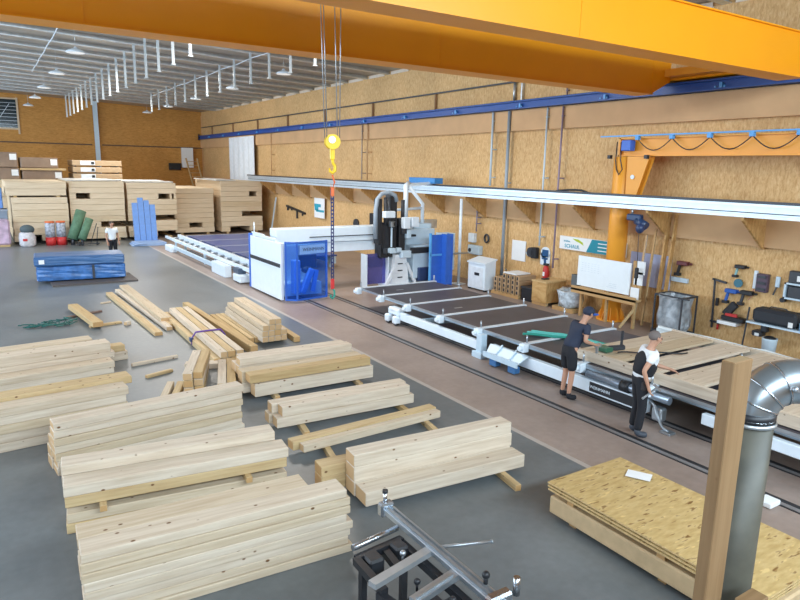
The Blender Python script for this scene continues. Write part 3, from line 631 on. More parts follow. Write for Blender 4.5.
cover(12.3, 13.6, 40.5, 45.5, 3.30, 'white foil over the left half of the rightmost back stack')
# second row with bundles on top
for x0, x1, nm, nn in ((.4, 4.6, 'left', 1), (4.75, 8.3, 'right', 2)):
    for i in range(3):
        m = MB(); m.box(x0, x1, 46.0, 50, .1 + i * 1.02, 1.1 + i * 1.02); tag(m.build('panel_pack', LAM, loc=((x0 + x1) / 2, 46, .1 + i * 1.02)), 'tall wood pack in the hidden second row, %s column, %s layer up' % (nm, ORD[i]), 'panel', 'second row packs')
    m = MB(); m.box(x0 + .2, x1 - .2, 46.2, 49.8, 0, .1); tag(m.build('bearer', PINE, loc=((x0 + x1) / 2, 46.2, 0)), 'broad bearer under the %s column of the second row' % nm, 'timber', 'second row bearers')
for x0, x1, z0, z1, lab in ((-1.2, 2.02, 3.16, 3.85, 'brown wrapped pack at the left edge, lower of two'), (-1.2, 1.98, 3.87, 4.78, 'brown wrapped pack at the left edge, upper of two'), (2.15, 4.35, 3.16, 3.72, 'brown wrapped pack with a white label, lower and right of the edge packs'), (2.1, 4.15, 3.86, 4.5, 'brown wrapped pack on a board, upper and right of the edge packs')):
    t = thing('wrapped_pack', lab, 'package', ((x0 + x1) / 2, 46.2, z0), 'brown packs on the back row')
    m = MB(); m.box(x0, x1, 46.1, 48.8, z0, z1, .05); m.build('wrapping', BROWN, t)
    m = MB(); m.box(x1 - .42, x1 - .06, 46.07, 46.095, z1 - .46, z1 - .1); m.build('paper_label', PAPER, t)
m = MB(); m.box(2.05, 4.55, 46.0, 48.8, 3.73, 3.85); tag(m.build('divider_board', PINE, loc=(4, 46, 3.73)), 'wooden divider board between the two right brown packs', 'board')
for i in range(3):
    z0 = 3.16 + i * .42
    t = thing('board_bundle', 'strapped bundle of boards behind the second panel stack, %s' % ('lowest of three', 'middle of three', 'topmost of three')[i], 'package', (6.4, 46.2, z0), 'board bundles on the back row')
    m = MB(); m.box(4.95, 7.85, 46.1, 48.8, z0 + .05, z0 + .39, .02); m.build('boards', plain('bundle_brown', (0.46, 0.33, 0.20), 0.6), t)
    m = MB(); m.box(5.4, 6.25, 46.07, 46.1, z0 + .1, z0 + .36); m.build('white_wrap', WHITE, t)
    m = MB(); m.box(6.02, 6.2, 46.05, 46.07, z0 + .15, z0 + .3); m.build('black_mark', BLACK, t)
    m = MB()
    for xx in (5.1, 6.5, 7.6): m.box(xx - .06, xx + .06, 46.12, 48.7, z0, z0 + .05)
    m.build('spacer', DARK, t)
# stock before the panel stacks
t = thing('pallet_load', 'pink and clear foil wrapped load at the left edge', 'load', (.2, 38.3, 0)); m = MB(); m.box(-1.2, 1.0, 37.9, 39, .1, 1.35, .08); m.build('wrapping', PINK, t); m = MB(); m.box(-1.2, .95, 37.95, 38.9, 0, .1); m.build('pallet', PINE, t)
t = thing('metal_container', 'grey blue metal container behind the pink load', 'container', (0, 39.6, 0)); m = MB(); m.box(-1.2, 1.0, 39.2, 40.5, 0, 1.75, .03); m.build('body', plain('container_grey', (0.24, 0.30, 0.38), 0.5), t); m = MB(); m.box(-1.25, 1.02, 39.15, 40.55, 1.7, 1.8); m.build('lid_rim', plain('container_rim', (0.3, 0.36, 0.44), 0.5), t)
t = thing('pallet_load', 'foil wrapped load with a blue side standing on the grey container', 'load', (0, 39.8, 1.8)); m = MB(); m.box(-1.2, .78, 39.3, 40.4, 1.8, 2.95, .06); m.build('wrapping', PINK, t); m = MB(); m.box(.5, .84, 39.25, 40.4, 1.85, 2.9, .04); m.build('blue_sheet', FOAM, t)
t = thing('waste_sack', 'white sack with a dark bundle on top before the left stack', 'sack', (1.72, 37.8, 0))
m = MB(); m.lathe([(.30, 0), (.36, .1), (.37, .45), (.33, .68), (.22, .74)], (1.72, 37.8, 0), 16)
for v in m.bm.verts: v.co += Vector((random.uniform(-.03, .03), random.uniform(-.03, .03), 0))
m.build('sack', plain('sack_white', (0.62, 0.60, 0.62), 0.7, var=.2), t)
m = MB(); m.ball((1.74, 37.8, .86), .34, .3, .24); m.build('dark_bundle', plain('slate_bundle', (0.08, 0.11, 0.12), 0.7), t); m = MB(); m.box(1.5, 1.7, 37.42, 37.44, .3, .42); m.build('red_print', RED, t)
for x, nm in ((2.78, 'left'), (3.28, 'right')):
    t = thing('membrane_roll', 'upright printed membrane roll with red foot, %s one of the pair' % nm, 'roll', (x, 37.9, 0), 'membrane rolls')
    m = MB(); m.cyl((x, 37.9, .4), (x, 37.9, 1.16), .23, seg=20); m.build('roll', plain('printed_roll', (0.36, 0.38, 0.44), 0.5, var=.7, scale=9), t)
    m = MB(); m.cyl((x, 37.9, 1.16), (x, 37.9, 1.24), .23, seg=20); m.build('orange_rim', ORED, t)
    m = MB(); m.cyl((x, 37.9, 0), (x, 37.9, .42), .245, seg=20); m.build('red_foot', RED, t)
for a, b, r, lab in (((3.75, 37.6, .3), (4.30, 37.9, 1.75), .26, 'thick green roll leaning against the second panel stack'), ((4.15, 37.2, .3), (4.62, 37.5, 1.35), .2, 'thinner green roll leaning before the thick one')):
    t = thing('green_roll', lab, 'roll', (a[0], a[1], 0), 'leaning green rolls')
    m = MB(); m.cyl(a, b, r, seg=18); m.build('roll', DGREEN, t)
    av = Vector(b) - Vector(a); av.normalize(); m = MB(); m.cyl(Vector(b), Vector(b) + av * .02, r * .6, seg=14); m.build('roll_core', plain('olive', (0.10, 0.09, 0.04), 0.7), t)
    m = MB(); m.cyl((a[0], a[1], 0), (a[0] + .05, a[1], .35), .08, seg=8); m.build('foot', DARK, t)
t = thing('hand_trolley', 'small trolley frame carrying the leaning green rolls', 'trolley', (4.5, 37.6, 0))
m = MB(); m.tube([(4.55, 37.3, .02), (4.95, 37.5, 1.1)], .02, 6); m.tube([(4.85, 37.3, .02), (5.0, 37.5, .9)], .02, 6); m.box(3.8, 5.0, 37.1, 37.3, .05, .1); m.build('frame', DARK, t)
for xx in (4.0, 4.85):
    m = MB(); m.cyl((xx, 37.1, .1), (xx + .05, 37.1, .1), .1); m.build('wheel', BLACK, t)
for i, (x, zt, mt) in enumerate(((6.85, 2.2, 0), (7.15, 2.47, 0), (7.45, 2.33, 0), (7.75, 2.1, 0))):
    m = MB(); a = R(8); M_ = Matrix.Translation((x, 36.9, 0)) @ Matrix.Rotation(-a, 4, 'X') @ Matrix.Rotation(0, 4, 'Y')
    m.box(-.14, .14, 0, .10, .0, zt, .01, M_)
    tag(m.build('insulation_board', FOAM, loc=(x, 36.9, 0)), 'blue insulation board standing upright, %s from the left' % ORD[i], 'board', 'upright blue boards')
for i in range(3):
    m = MB(); M_ = Matrix.Translation((7.3, 36.1, .005 + i * .055)) @ Matrix.Rotation(R(-4 + 4 * i), 4, 'Z')
    m.box(-.95 + .1 * i, .75, -.5, .75, 0, .05, .01, M_)
    tag(m.build('insulation_sheet', plain('pale_blue_foam', (0.32, 0.45, 0.68), 0.5), loc=(7.3, 36.5, .02 + i * .055)), 'pale blue insulation sheet on the floor, %s' % ('bottom of three', 'middle of three', 'top of three')[i], 'board', 'flat blue sheets')
# back wall oddments
m = MB(); m.box(14.2, 15.05, 55.5, 55.98, 4.0, 5.6); tag(m.build('hanging_cupboard', PAPER, loc=(14.6, 55.9, 4.0)), 'pale grey cupboard high on the back wall near the corner', 'cupboard')
m = MB(); m.box(13.15, 14.1, 55.8, 55.98, 3.8, 4.35); tag(m.build('dark_panel', BLACK, loc=(13.6, 55.9, 3.8)), 'black panel on the back wall beside the grey cupboard', 'panel')
t = thing('timber_rack', 'leaning wooden rack behind the rightmost panel stack', 'rack', (15.2, 53.6, 0))
for xa, xb in ((15.0, 14.1), (15.75, 15.0)):
    m = MB(); m.bar((xa + .05, 53.6, 0), (xb, 54.2, 4.75), .14, .10); m.build('upright', PINE, t)
for j in range(7):
    z = 2.7 + j * .3; u = z / 4.75; m = MB(); m.bar((15.05 - .95 * u, 53.52 + .6 * u, z), (15.75 - .75 * u, 53.52 + .6 * u, z), .08, .05); m.build('rung', PINE, t)
t = thing('white_sheet', 'tall white plastic sheet hanging on the far right wall', 'sheet', (15.8, 46.3, 3))
m = MB()
ys = [42.9 + 5.2 * j / 24 for j in range(25)]
for j in range(24):
    dx0, dx1 = .03 * math.sin(j * 1.3), .03 * math.sin((j + 1) * 1.3)
    m.prism([(15.72 + dx0, ys[j], 2.95), (15.72 + dx1, ys[j + 1], 2.95), (15.72 + dx1, ys[j + 1], 6.26), (15.72 + dx0, ys[j], 6.26)], (-.015, 0, 0))
m.build('sheet', plain('sheet_white', (0.74, 0.80, 0.86), 0.5), t)
m = MB(); m.box(15.66, 15.84, 42.8, 48.2, 6.24, 6.29); m.build('top_batten', GLULAM, t)

# ------------------------------------------------------------------ assembly tables
TX0, TX1, TZ = 9.42, 12.35, .65
t = thing('assembly_table', 'long white assembly table with dark plates and pale cross slats', 'table', (10.9, 10, 0))
SL = [17.0, 15.65, 14.25, 12.75, 11.25, 9.72, 8.15, 6.6, 5.0, 3.4]
for i, y in enumerate(SL):
    m = MB(); m.box(TX0, TX1, y - .055, y + .055, TZ - .10, TZ); s = m.build('cross_slat', plain('slat_white', (0.62, 0.68, 0.74), 0.35), t)
    m = MB(); m.box(TX0 - .06, TX0 + .1, y - .08, y + .08, TZ - .19, TZ - .01, .015); m.cyl((TX0 - .05, y, TZ - .1), (TX0 - .13, y, TZ - .1), .05, seg=12); m.build('slat_head', WHITE, s)
    m = MB(); m.cyl((TX0 + .12, y + .02, TZ), (TX0 + .12, y + .02, TZ + .16), .018, seg=8); m.build('stop_pin', ALU, s)
    m = MB(); m.cyl((TX1 - .05, y + .02, TZ - .05), (TX1 - .05, y + .02, TZ + .17), .022, seg=8); m.build('stop_pin', ALU, s)
for i in range(len(SL) - 1):
    y1, y0 = SL[i] - .075, SL[i + 1] + .075
    m = MB(); m.box(TX0 + .12, TX1 - .1, y0, y1, TZ - .06, TZ - .015, .005); p = m.build('table_plate', TABLE, t)
    m = MB(); m.box(TX0 + .09, TX0 + .12, y0, y1, TZ - .07, TZ - .02); m.build('plate_edge', ALU, p)
    if i in (0, 2, 4):
        m = MB(); m.box(TX0 + .9, TX0 + 1.15, y0 + .45, y0 + .52, TZ - .015, TZ - .012); m.build('steel_patch', ALU, p)
m = MB(); m.box(TX0 + .45, TX0 + .57, 3.0, 16.2, TZ - .25, TZ - .10); m.box(TX1 - .4, TX1 - .26, 3.0, 17.1, TZ - .25, TZ - .10); m.build('long_bearer', PALE, t)
# lower white base beam with its undercarriage
m = MB(); m.box(TX0 - .06, TX0 + .06, 11.2, 14.5, .16, .37, .01); m.box(TX0 - .02, TX0 + .12, 6.6, 10.75, .14, .38, .01); m.box(TX0 + .02, TX0 + .14, 3.0, 5.6, .3, .48, .01); bb = m.build('base_beam', WHITE, t)
for y in (15.0, 14.6):
    m = MB(); m.box(TX0 - .2, TX0 - .02, y - .10, y + .10, .05, .26, .03); m.build('wheel_cover', WHITE, bb)
    m = MB(); m.cyl((TX0 - .16, y, .09), (TX0 - .06, y, .09), .09, seg=14); m.build('wheel', DARK, bb)
m = MB(); m.box(TX0 - .12, TX0 + .12, 14.5, 15.05, .26, .46, .04); m.cyl((TX0 - .19, 14.8, .42), (TX0 - .21, 14.8, .42), .05, seg=12); m.build('drive_box', WHITE, bb)
m = MB(); m.box(TX0 - .1, TX0 + .08, 10.98, 11.16, 0, TZ - .1, .01); m.box(TX0 - .16, TX0 + .12, 10.9, 11.24, 0, .14, .01); m.build('leg', PALE, t)
for y in (16.6, 12.6, 7.2, 4.4):
    m = MB(); m.box(TX1 - .42, TX1 - .24, y - .08, y + .08, 0, TZ - .25); m.box(TX1 - .5, TX1 - .16, y - .14, y + .14, 0, .03); m.build('leg', PALE, t)
for y in (13.6, 8.7):
    m = MB(); m.box(TX0 + .1, TX1 - .3, y - .06, y + .06, .18, .36); m.build('tie_beam', PALE, t)
m = MB(); m.prism([(TX0 - .06, 9.5, .40), (TX0 - .06, 10.7, .40), (TX0 - .3, 10.6, .20), (TX0 - .3, 9.6, .20)], (0, 0, .02)); m.box(TX0 - .32, TX0 - .29, 9.55, 10.65, .18, .30)
m.prism([(TX0 - .05, 9.85, .24), (TX0 - .05, 9.85, .48), (TX0 - .3, 9.85, .24)], (0, .03, 0)); m.prism([(TX0 - .05, 10.3, .24), (TX0 - .05, 10.3, .48), (TX0 - .3, 10.3, .24)], (0, .03, 0)); tray = m.build('side_tray', PALE, t)
for y in (9.75, 10.35):
    m = MB(); m.box(TX0 - .30, TX0 - .12, y - .11, y + .11, .02, .17, .02); m.build('drive_unit', plain('drive_blue', (0.05, 0.16, 0.36), 0.4), tray)
m = MB(); m.cyl((TX0 + .05, 6.2, .48), (TX0 + .05, 8.0, .48), .07, seg=14); m.build('drive_shaft', plain('shaft_grey', (0.28, 0.33, 0.40), 0.35, 0.6), t)
m = MB(); m.cyl((TX0 + .05, 7.0, .48), (TX0 + .05, 7.18, .48), .11, seg=14); m.build('coupling', BLACK, t)
m = MB(); m.box(TX0 - .035, TX0 - .022, 6.66, 7.85, .18, .36); pl = m.build('name_plate', BLACK, t)
text_obj('WEINMANN', .085, WHITE, frame_wallX(TX0 - .04, 7.6, .27), t, .002).name = 'plate_lettering'
m = MB(); m.tube([(TX0 + .1, 6.65, .4), (TX0 - .05, 6.4, .34), (TX0 - .1, 6.3, .2), (TX0 - .1, 6.2, .06), (TX0 - .16, 6.05, .03)], .025, 8); m.box(TX0 - .24, TX0 - .06, 5.95, 6.15, 0, .04, .01); m.box(TX0 - .04, TX0 + .14, 6.28, 6.48, .08, .32, .03); m.build('foot_lever', ALU, t)
t = thing('lashing_sling', 'green sling lying across the dark table plates', 'sling', (10.2, 9.4, TZ))
for q in range(3):
    m = MB(); m.tube([(9.9 + j * .02 + .55 * math.sin(j * .09 + q * .3), 10.25 - j * .07 + .05 * math.sin(j * .7 + q), TZ + .03 + .01 * q) for j in range(26)], .03, 6); m.build('sling_strand', plain('mint_strap', (0.10, 0.45, 0.40), 0.6) if q else GREEN, t)
# second table farther back, seen flat
t = thing('rear_assembly_table', 'far assembly table with blue black plates behind the gantry', 'table', (10.4, 32, 0))
for i in range(4):
    y0 = 24.6 + i * 2.5
    m = MB(); m.box(8.9, 12.6, y0, y0 + 2.3, .52, .58); m.build('table_plate', plain('rear_plate', (0.06, 0.10, 0.30), 0.3), t)
    m = MB(); m.box(8.8, 12.7, y0 + 2.34, y0 + 2.46, .5, .585); m.build('cross_slat', plain('rear_slat', (0.42, 0.46, 0.54), 0.35), t)
m = MB(); m.box(8.9, 9.05, 24.6, 34.4, .2, .5); m.box(12.4, 12.55, 24.6, 34.4, .2, .5); m.build('long_bearer', PALE, t)
for y in (25, 28, 31, 34):
    for xx in (8.98, 12.48):
        m = MB(); m.box(xx - .06, xx + .06, y - .06, y + .06, 0, .2); m.build('leg', PALE, t)
# white conveyor frame left of the gantry
t = thing('infeed_conveyor', 'white infeed conveyor frame left of the gantry', 'conveyor', (7.7, 28, 0))
m = MB(); m.box(8.30, 8.44, 22.5, 34.2, .46, .70); m.build('rear_beam', WHITE, t)
m = MB(); m.box(7.86, 7.96, 22.0, 35.0, .46, .58); m.build('front_beam', WHITE, t)
m = MB(); m.box(7.66, 7.76, 25.8, 33.0, .16, .32); m.build('low_beam', PALE, t)
m = MB(); m.box(7.56, 7.84, 24.2, 25.9, 0, .46, .02); m.build('drive_box', WHITE, t)
m = MB(); m.box(7.50, 7.82, 32.4, 33.6, .0, .30, .03); m.build('end_box', WHITE, t)
for j in range(13):
    m = MB(); y = 22.8 + j * .93; m.cyl((7.95, y, .54), (8.32, y, .54), .04, seg=10); m.build('roller', ALU, t)
for y in (23.2, 28, 33):
    m = MB(); m.box(8.32, 8.42, y - .06, y + .06, 0, .46); m.build('leg', PALE, t)
    m = MB(); m.box(7.87, 7.95, y - .06, y + .06, 0, .46); m.build('leg', PALE, t)
m = MB(); m.box(7.62, 8.1, 22.6, 23.4, 0.04, .3, .02); m.build('motor', WHITE, t)
m = MB(); m.box(7.7, 8.0, 23.0, 23.6, .3, .5, .02); m.build('gear_unit', plain('motor_dark', (0.06, 0.09, 0.14), 0.4), t)

# timber frame wall lying on the table
t = thing('timber_frame_element', 'half finished timber frame wall element lying on the table', 'wall element', (11.2, 5.8, TZ))
PX0, PX1, PY0, PY1, PZ = 9.62, 12.75, 1.2, 8.45, TZ
for xr in (PX0 + .035, PX1 - .035):
    m = MB(); m.box(-(PY1 - PY0) / 2, (PY1 - PY0) / 2, -.035, .035, 0, .2, .004); o = m.build('rim_beam', SPRUCE, t, world=False); o.location = Vector((xr, (PY0 + PY1) / 2, PZ)) - Vector(ORG[t.name]); o.rotation_euler = (0, 0, R(90))
PL = [(7.46, 8.40), (6.66, 7.24), (5.80, 6.44), (4.92, 5.56), (4.05, 4.70), (3.2, 3.86), (2.3, 3.0)]
for j, (y0, y1) in enumerate(PL):
    m = MB(); m.box(-(PX1 - PX0 - .14) / 2, (PX1 - PX0 - .14) / 2, -.035, .035, 0, .13, .003); o = m.build('stud', PINE, t, world=False); o.location = Vector(((PX0 + PX1) / 2, (y0 + y1) / 2, PZ)) - Vector(ORG[t.name])
    ws = [(y0, y1)] if j else [(7.44, 7.90), (7.91, 8.40)]
    for q0, q1 in ws:
        xa, xb = (PX0 + .09, PX1 - .09) if j != 3 else (PX0 + .09, PX0 + 1.2)
        m = MB(); m.box(-(xb - xa) / 2, (xb - xa) / 2, -(q1 - q0) / 2, (q1 - q0) / 2, 0, .05, .004); o = m.build('infill_board', SPRUCE, t, world=False); o.location = Vector(((xa + xb) / 2, (q0 + q1) / 2, PZ + .135)) - Vector(ORG[t.name])
m = MB(); m.box(-.45, .45, -.12, .12, 0, .05, .003); o = m.build('loose_block', SPRUCE, t, world=False); o.location = Vector((10.05, 5.25, PZ + .2)) - Vector(ORG[t.name]); o.rotation_euler = (0, 0, R(20))
m = MB(); m.box(PX1 + .03, PX1 + .22, 1.2, 8.9, PZ - .05, PZ + .13)
bmesh.ops.subdivide_edges(m.bm, edges=m.bm.edges[:], cuts=12, use_grid_fill=True)
for v in m.bm.verts: v.co += Vector((random.uniform(-.02, .02), 0, random.uniform(-.03, .05)))
tag(m.build('foil_roll', plain('foil_white', (0.66, 0.70, 0.70), 0.35), loc=(PX1 + .1, 5, PZ)), 'crumpled pale foil along the far edge of the wall element', 'foil')
t = thing('nail_gun', 'dark pneumatic nail gun with hose lying on the wall element', 'tool', (10.0, 7.85, PZ + .2))
m = MB(); m.bar((9.95, 7.95, PZ + .26), (10.2, 7.75, PZ + .30), .09, .1, bev=.02); m.bar((10.15, 7.8, PZ + .32), (10.35, 7.95, PZ + .55), .05, .05); m.build('body', DARK, t)
m = MB(); m.box(9.8, 10.0, 7.85, 8.1, PZ + .2, PZ + .3, .02); m.build('magazine', plain('tool_green', (0.03, 0.12, 0.07), 0.4), t)
m = MB(); m.tube([(10.0 + j * .09, 7.75 - j * .055 + .05 * math.sin(j), PZ + .225) for j in range(14)], .015, 6); m.build('hose', BLACK, t)

# ------------------------------------------------------------------ portal gantry
t = thing('gantry_machine', 'white portal machining gantry with blue guards and black spindle head', 'machine', (10.5, 20, 0))
m = MB(); m.box(7.72, 7.82, 18.95, 21.7, .06, 1.88, .01); sp = m.build('side_panel', plain('panel_white', (0.80, 0.87, 0.95), 0.35, var=.02), t)
m = MB(); m.box(7.70, 7.72, 19.0, 21.68, 1.10, 1.22); m.build('slot', BLACK, sp)
m = MB(); m.box(7.70, 7.84, 21.7, 21.82, .05, 1.95, .01); m.build('edge_post', BLUE, sp)
m = MB(); m.box(7.74, 7.80, 19.4, 21.5, 1.9, 1.98); m.box(7.74, 7.8, 20.5, 21.6, 1.98, 2.02); m.cyl((7.77, 21.4, 1.9), (7.77, 21.4, 2.35), .02, seg=6); m.build('top_rail', WHITE, sp)
m = MB(); m.box(7.82, 9.3, 19.3, 21.6, .1, .5); m.box(8.0, 9.2, 19.9, 21.4, .5, 1.7); m.build('leg_housing', PALE, t)
# blue guard with glazing
m = MB()
for a, b in (((7.80, 18.75, .08), (7.80, 18.75, 1.95)), ((8.10, 18.55, .08), (8.10, 18.55, 1.95)), ((9.22, 18.75, .08), (9.22, 18.75, 1.95)), ((7.80, 18.75, 1.92), (8.10, 18.55, 1.92)), ((8.10, 18.55, 1.92), (9.22, 18.75, 1.92)), ((7.80, 18.75, .1), (8.10, 18.55, .1)), ((8.10, 18.55, .1), (9.22, 18.75, .1))): m.bar(a, b, .05, .05)
gd = m.build('guard_frame', BLUE, t)
m = MB(); m.prism([(7.82, 18.74, .12), (8.09, 18.56, .12), (8.09, 18.56, 1.9), (7.82, 18.74, 1.9)], (0, .012, 0)); m.prism([(8.12, 18.56, .12), (9.2, 18.745, .12), (9.2, 18.745, 1.9), (8.12, 18.56, 1.9)], (0, .012, 0)); m.build('guard_pane', BLUEG, gd)
sl = .185 / 1.08
m = MB(); m.prism([(8.2, 18.56 + .08 * sl - .012, 1.55), (9.15, 18.56 + 1.03 * sl - .012, 1.55), (9.15, 18.56 + 1.03 * sl - .012, 1.83), (8.2, 18.56 + .08 * sl - .012, 1.83)], (0, .008, 0)); hd = m.build('header_panel', plain('header_pane_tint', (0.22, 0.42, 0.85), 0.4), t)  # pale band; the guard pane's blue tint is put into its colour
text_obj('WEINMANN', .15, NAVY, frame_faceY(8.72, 18.56 + .6 * sl - .016, 1.69) @ Matrix.Rotation(math.atan(sl), 4, 'Y'), t, .003).name = 'header_lettering'
m = MB(); m.box(8.2, 8.42, 19.0, 19.3, .2, 1.3, .02); m.bar((8.5, 19.1, .2), (8.85, 19.1, 1.0), .2, .2, bev=.03); m.bar((8.85, 19.05, .25), (9.0, 19.05, .95), .12, .12); m.build('nail_magazine', plain('magazine_blue', (0.25, 0.45, 0.85), 0.35), t)
m = MB(); m.box(8.5, 9.1, 19.25, 19.35, 1.0, 1.42); m.ball((8.75, 19.2, .95), .22, .1, .12); m.build('dark_unit', DARK, t)
# beam
m = MB(); m.box(8.0, 13.4, 20.0, 20.55, 1.72, 2.22, .015); bm_ = m.build('cross_beam', plain('beam_white', (0.72, 0.82, 0.90), 0.35, var=.02), t)
m = MB(); m.box(8.0, 13.2, 20.05, 20.55, 1.36, 1.70, .01); m.build('beam_cover', WHITE, bm_)
m = MB(); m.box(9.2, 12.2, 19.98, 20.0, 1.90, 1.93); m.build('slot', DARK, bm_)
# spindle head
m = MB(); m.box(11.75, 12.3, 19.6, 20.0, 1.1, 2.35, .03); m.box(11.65, 11.8, 19.55, 19.9, 1.6, 3.2, .02); m.box(12.15, 12.45, 19.6, 19.95, 1.4, 3.35, .02); m.box(12.5, 12.75, 19.5, 19.9, 1.3, 2.5, .02); sh = m.build('spindle_body', BLACK, t)
m = MB()
for x in (11.95, 12.1): m.cyl((x, 19.6, 2.3), (x, 19.6, 3.25), .06, seg=12)
m.cyl((12.75, 19.7, 2.3), (12.75, 19.7, 3.15), .07, seg=12); m.build('cylinder', DARK, sh)
m = MB(); m.tube([(11.55, 19.6, 1.8), (11.55, 19.6, 2.8), (11.62, 19.6, 3.2), (11.8, 19.6, 3.38), (12.1, 19.6, 3.42), (12.35, 19.6, 3.32), (12.42, 19.6, 3.1)], .075, 10); m.build('energy_chain', plain('hose_grey', (0.30, 0.36, 0.42), 0.5), sh)
for x0, x1, z0, z1 in ((11.75, 12.18, 2.55, 2.78), (12.55, 12.82, 2.15, 2.55), (12.88, 13.2, 2.2, 2.55)):
    m = MB(); m.box(x0, x1, 19.27, 19.5, z0, z1, .02); m.build('motor_box', WHITE, sh)
for bx_ in ((12.12, 12.16, 19.42, 19.5, 1.5, 2.2), (12.5, 12.9, 19.3, 19.5, 1.1, 1.35), (11.95, 12.15, 19.44, 19.5, 1.3, 1.45), (12.72, 12.88, 19.3, 19.5, 1.8, 2.1)):
    m = MB(); m.box(*bx_, .01); m.build('fitting', PALE, sh)
random.seed(5)
for j in range(10):
    m = MB(); x, z = random.uniform(11.8, 13.0), random.uniform(1.0, 2.3); m.box(x, x + random.uniform(.08, .22), 19.36, 19.52, z, z + random.uniform(.06, .2), .01); m.build('tool_block', (DARK, ALU, BLACK, PALE)[j % 4], sh)
# right leg
m = MB(); m.prism([(12.15, 19.5, .05), (12.95, 19.5, .05), (12.80, 19.5, 1.2), (12.32, 19.5, 1.2)], (0, .5, 0)); m.box(12.0, 13.1, 19.4, 20.1, 0, .1); m.bar((11.9, 19.45, .1), (12.3, 19.45, .8), .09, .09); m.bar((13.2, 19.45, .1), (12.8, 19.45, .9), .09, .09); pd = m.build('pedestal', plain('pedestal_white', (0.78, 0.82, 0.86), 0.4), t)
m = MB()
for z in (.35, .6, .85): m.box(12.45, 12.65, 19.48, 19.5, z, z + .04)
m.build('vent_slot', DARK, pd)
m = MB(); m.box(13.05, 14.35, 19.9, 21.0, .05, 2.05, .02); m.box(13.05, 13.9, 19.4, 19.9, .3, 1.5, .02); rh = m.build('leg_housing', PALE, t)
m = MB(); m.box(12.9, 13.95, 19.25, 19.4, 1.25, 1.45, .01); m.build('dark_unit', BLACK, rh)
m = MB(); m.box(13.25, 13.75, 19.3, 19.5, .2, .7, .02); m.build('drive_unit', NAVY, rh)
m = MB(); m.box(13.55, 14.02, 18.98, 19.02, .08, 1.92); m.box(14.02, 14.06, 18.7, 19.02, .06, 1.95); m.box(14.28, 14.33, 18.7, 19.02, .06, 1.95); m.box(14.06, 14.28, 18.72, 18.76, .1, 1.9); m.build('blue_guard_door', BLUE, t)
m = MB(); m.box(13.5, 13.55, 18.95, 19.05, .05, 1.98); m.box(13.5, 14.1, 18.95, 18.98, 1.15, 1.22); m.build('guard_post', LBLUE, t)
m = MB(); m.box(14.4, 14.95, 19.4, 19.9, .5, 1.9, .01); m.build('rear_cabinet', PALE, t); m = MB(); m.box(14.4, 14.8, 19.36, 19.4, 1.2, 1.75); m.build('cabinet_sticker', plain('sticker', (0.6, 0.6, 0.5), .5), t)
m = MB(); m.box(11.2, 11.24, 19.6, 20.0, .05, 1.25); m.box(12.1, 12.14, 19.6, 20.0, .1, 1.25); lp = m.build('guard_post', WHITE, t)
m = MB(); m.box(11.24, 12.1, 19.78, 19.80, .15, 1.25); m.build('violet_pane', LILG, t)
m = MB(); m.box(11.3, 12.05, 19.85, 19.95, .75, 1.12); m.build('brush_curtain', BLACK, t)
m = MB(); m.tube([(13.2, 20.2, 2.2), (13.2, 20.2, 3.3), (13.25, 20.3, 3.62), (13.5, 20.5, 3.72)], .09, 10); m.tube([(14.1, 20.4, 2.0), (14.1, 20.4, 2.95), (13.4, 20.3, 3.6)], .07, 10); m.tube([(12.6, 20.2, 2.75), (14.1, 20.4, 2.8)], .05, 8); m.bar((13.3, 20.4, 3.66), (14.86, 20.9, 3.72), .12, .1); m.build('cable_mast', WHITE, t)
m = MB(); m.box(14.7, 15.1, 20.5, 22.3, 3.7, 3.92, .01); m.build('trolley_box', plain('trolley_blue', (0.03, 0.22, 0.55), 0.4), t)
m = MB(); m.box(13.0, 13.5, 20.3, 20.9, 2.05, 2.4, .02); m.box(13.6, 14.4, 20.2, 20.9, 2.05, 2.22, .01); m.build('top_cabinet', PALE, t)
m = MB(); m.box(14.2, 15.2, 20.95, 21.05, 1.95, 2.3); m.build('wire_basket', GALV, t)
t = thing('service_pole', 'white service pole standing between gantry and white cabinet', 'pole', (14.95, 19.2, 0))
m = MB(); m.cyl((14.95, 19.1, 0), (14.95, 19.1, 3.2), .055, seg=12); m.build('pole', WHITE, t)
m = MB(); m.box(14.75, 15.15, 18.9, 19.3, 0, .03); m.build('base_plate', WHITE, t)
m = MB(); m.box(14.5, 15.3, 19.0, 19.2, 1.15, 1.2); m.build('crossbar', ALU, t)

# ------------------------------------------------------------------ along the right wall
t = thing('control_cabinet', 'white control cabinet with sloped top before the right wall', 'cabinet', (15.05, 17.8, 0))
m = MB(); m.prism([(14.72, 17.3, .06), (15.2, 17.3, .06), (15.2, 17.3, 1.10), (14.72, 17.3, .97)], (0, .95, 0)); cb = m.build('body', WHITE, t)
m = MB(); m.prism([(14.68, 17.26, .965), (15.23, 17.26, 1.11), (15.23, 17.26, 1.16), (14.68, 17.26, 1.015)], (0, 1.03, 0)); m.build('top', WHITE, t)
m = MB(); m.box(14.70, 14.72, 17.4, 18.15, .12, .85); d = m.build('door', plain('door_white', (0.74, 0.80, 0.86), 0.35), t); m = MB(); m.box(14.68, 14.70, 17.6, 17.85, .55, .65); m.build('handle', BLACK, d)
for y in (17.35, 18.2):
    for x in (14.78, 15.14):
        m = MB(); m.box(x - .05, x + .05, y - .04, y + .04, 0, .2); m.build('foot', BLACK, t)
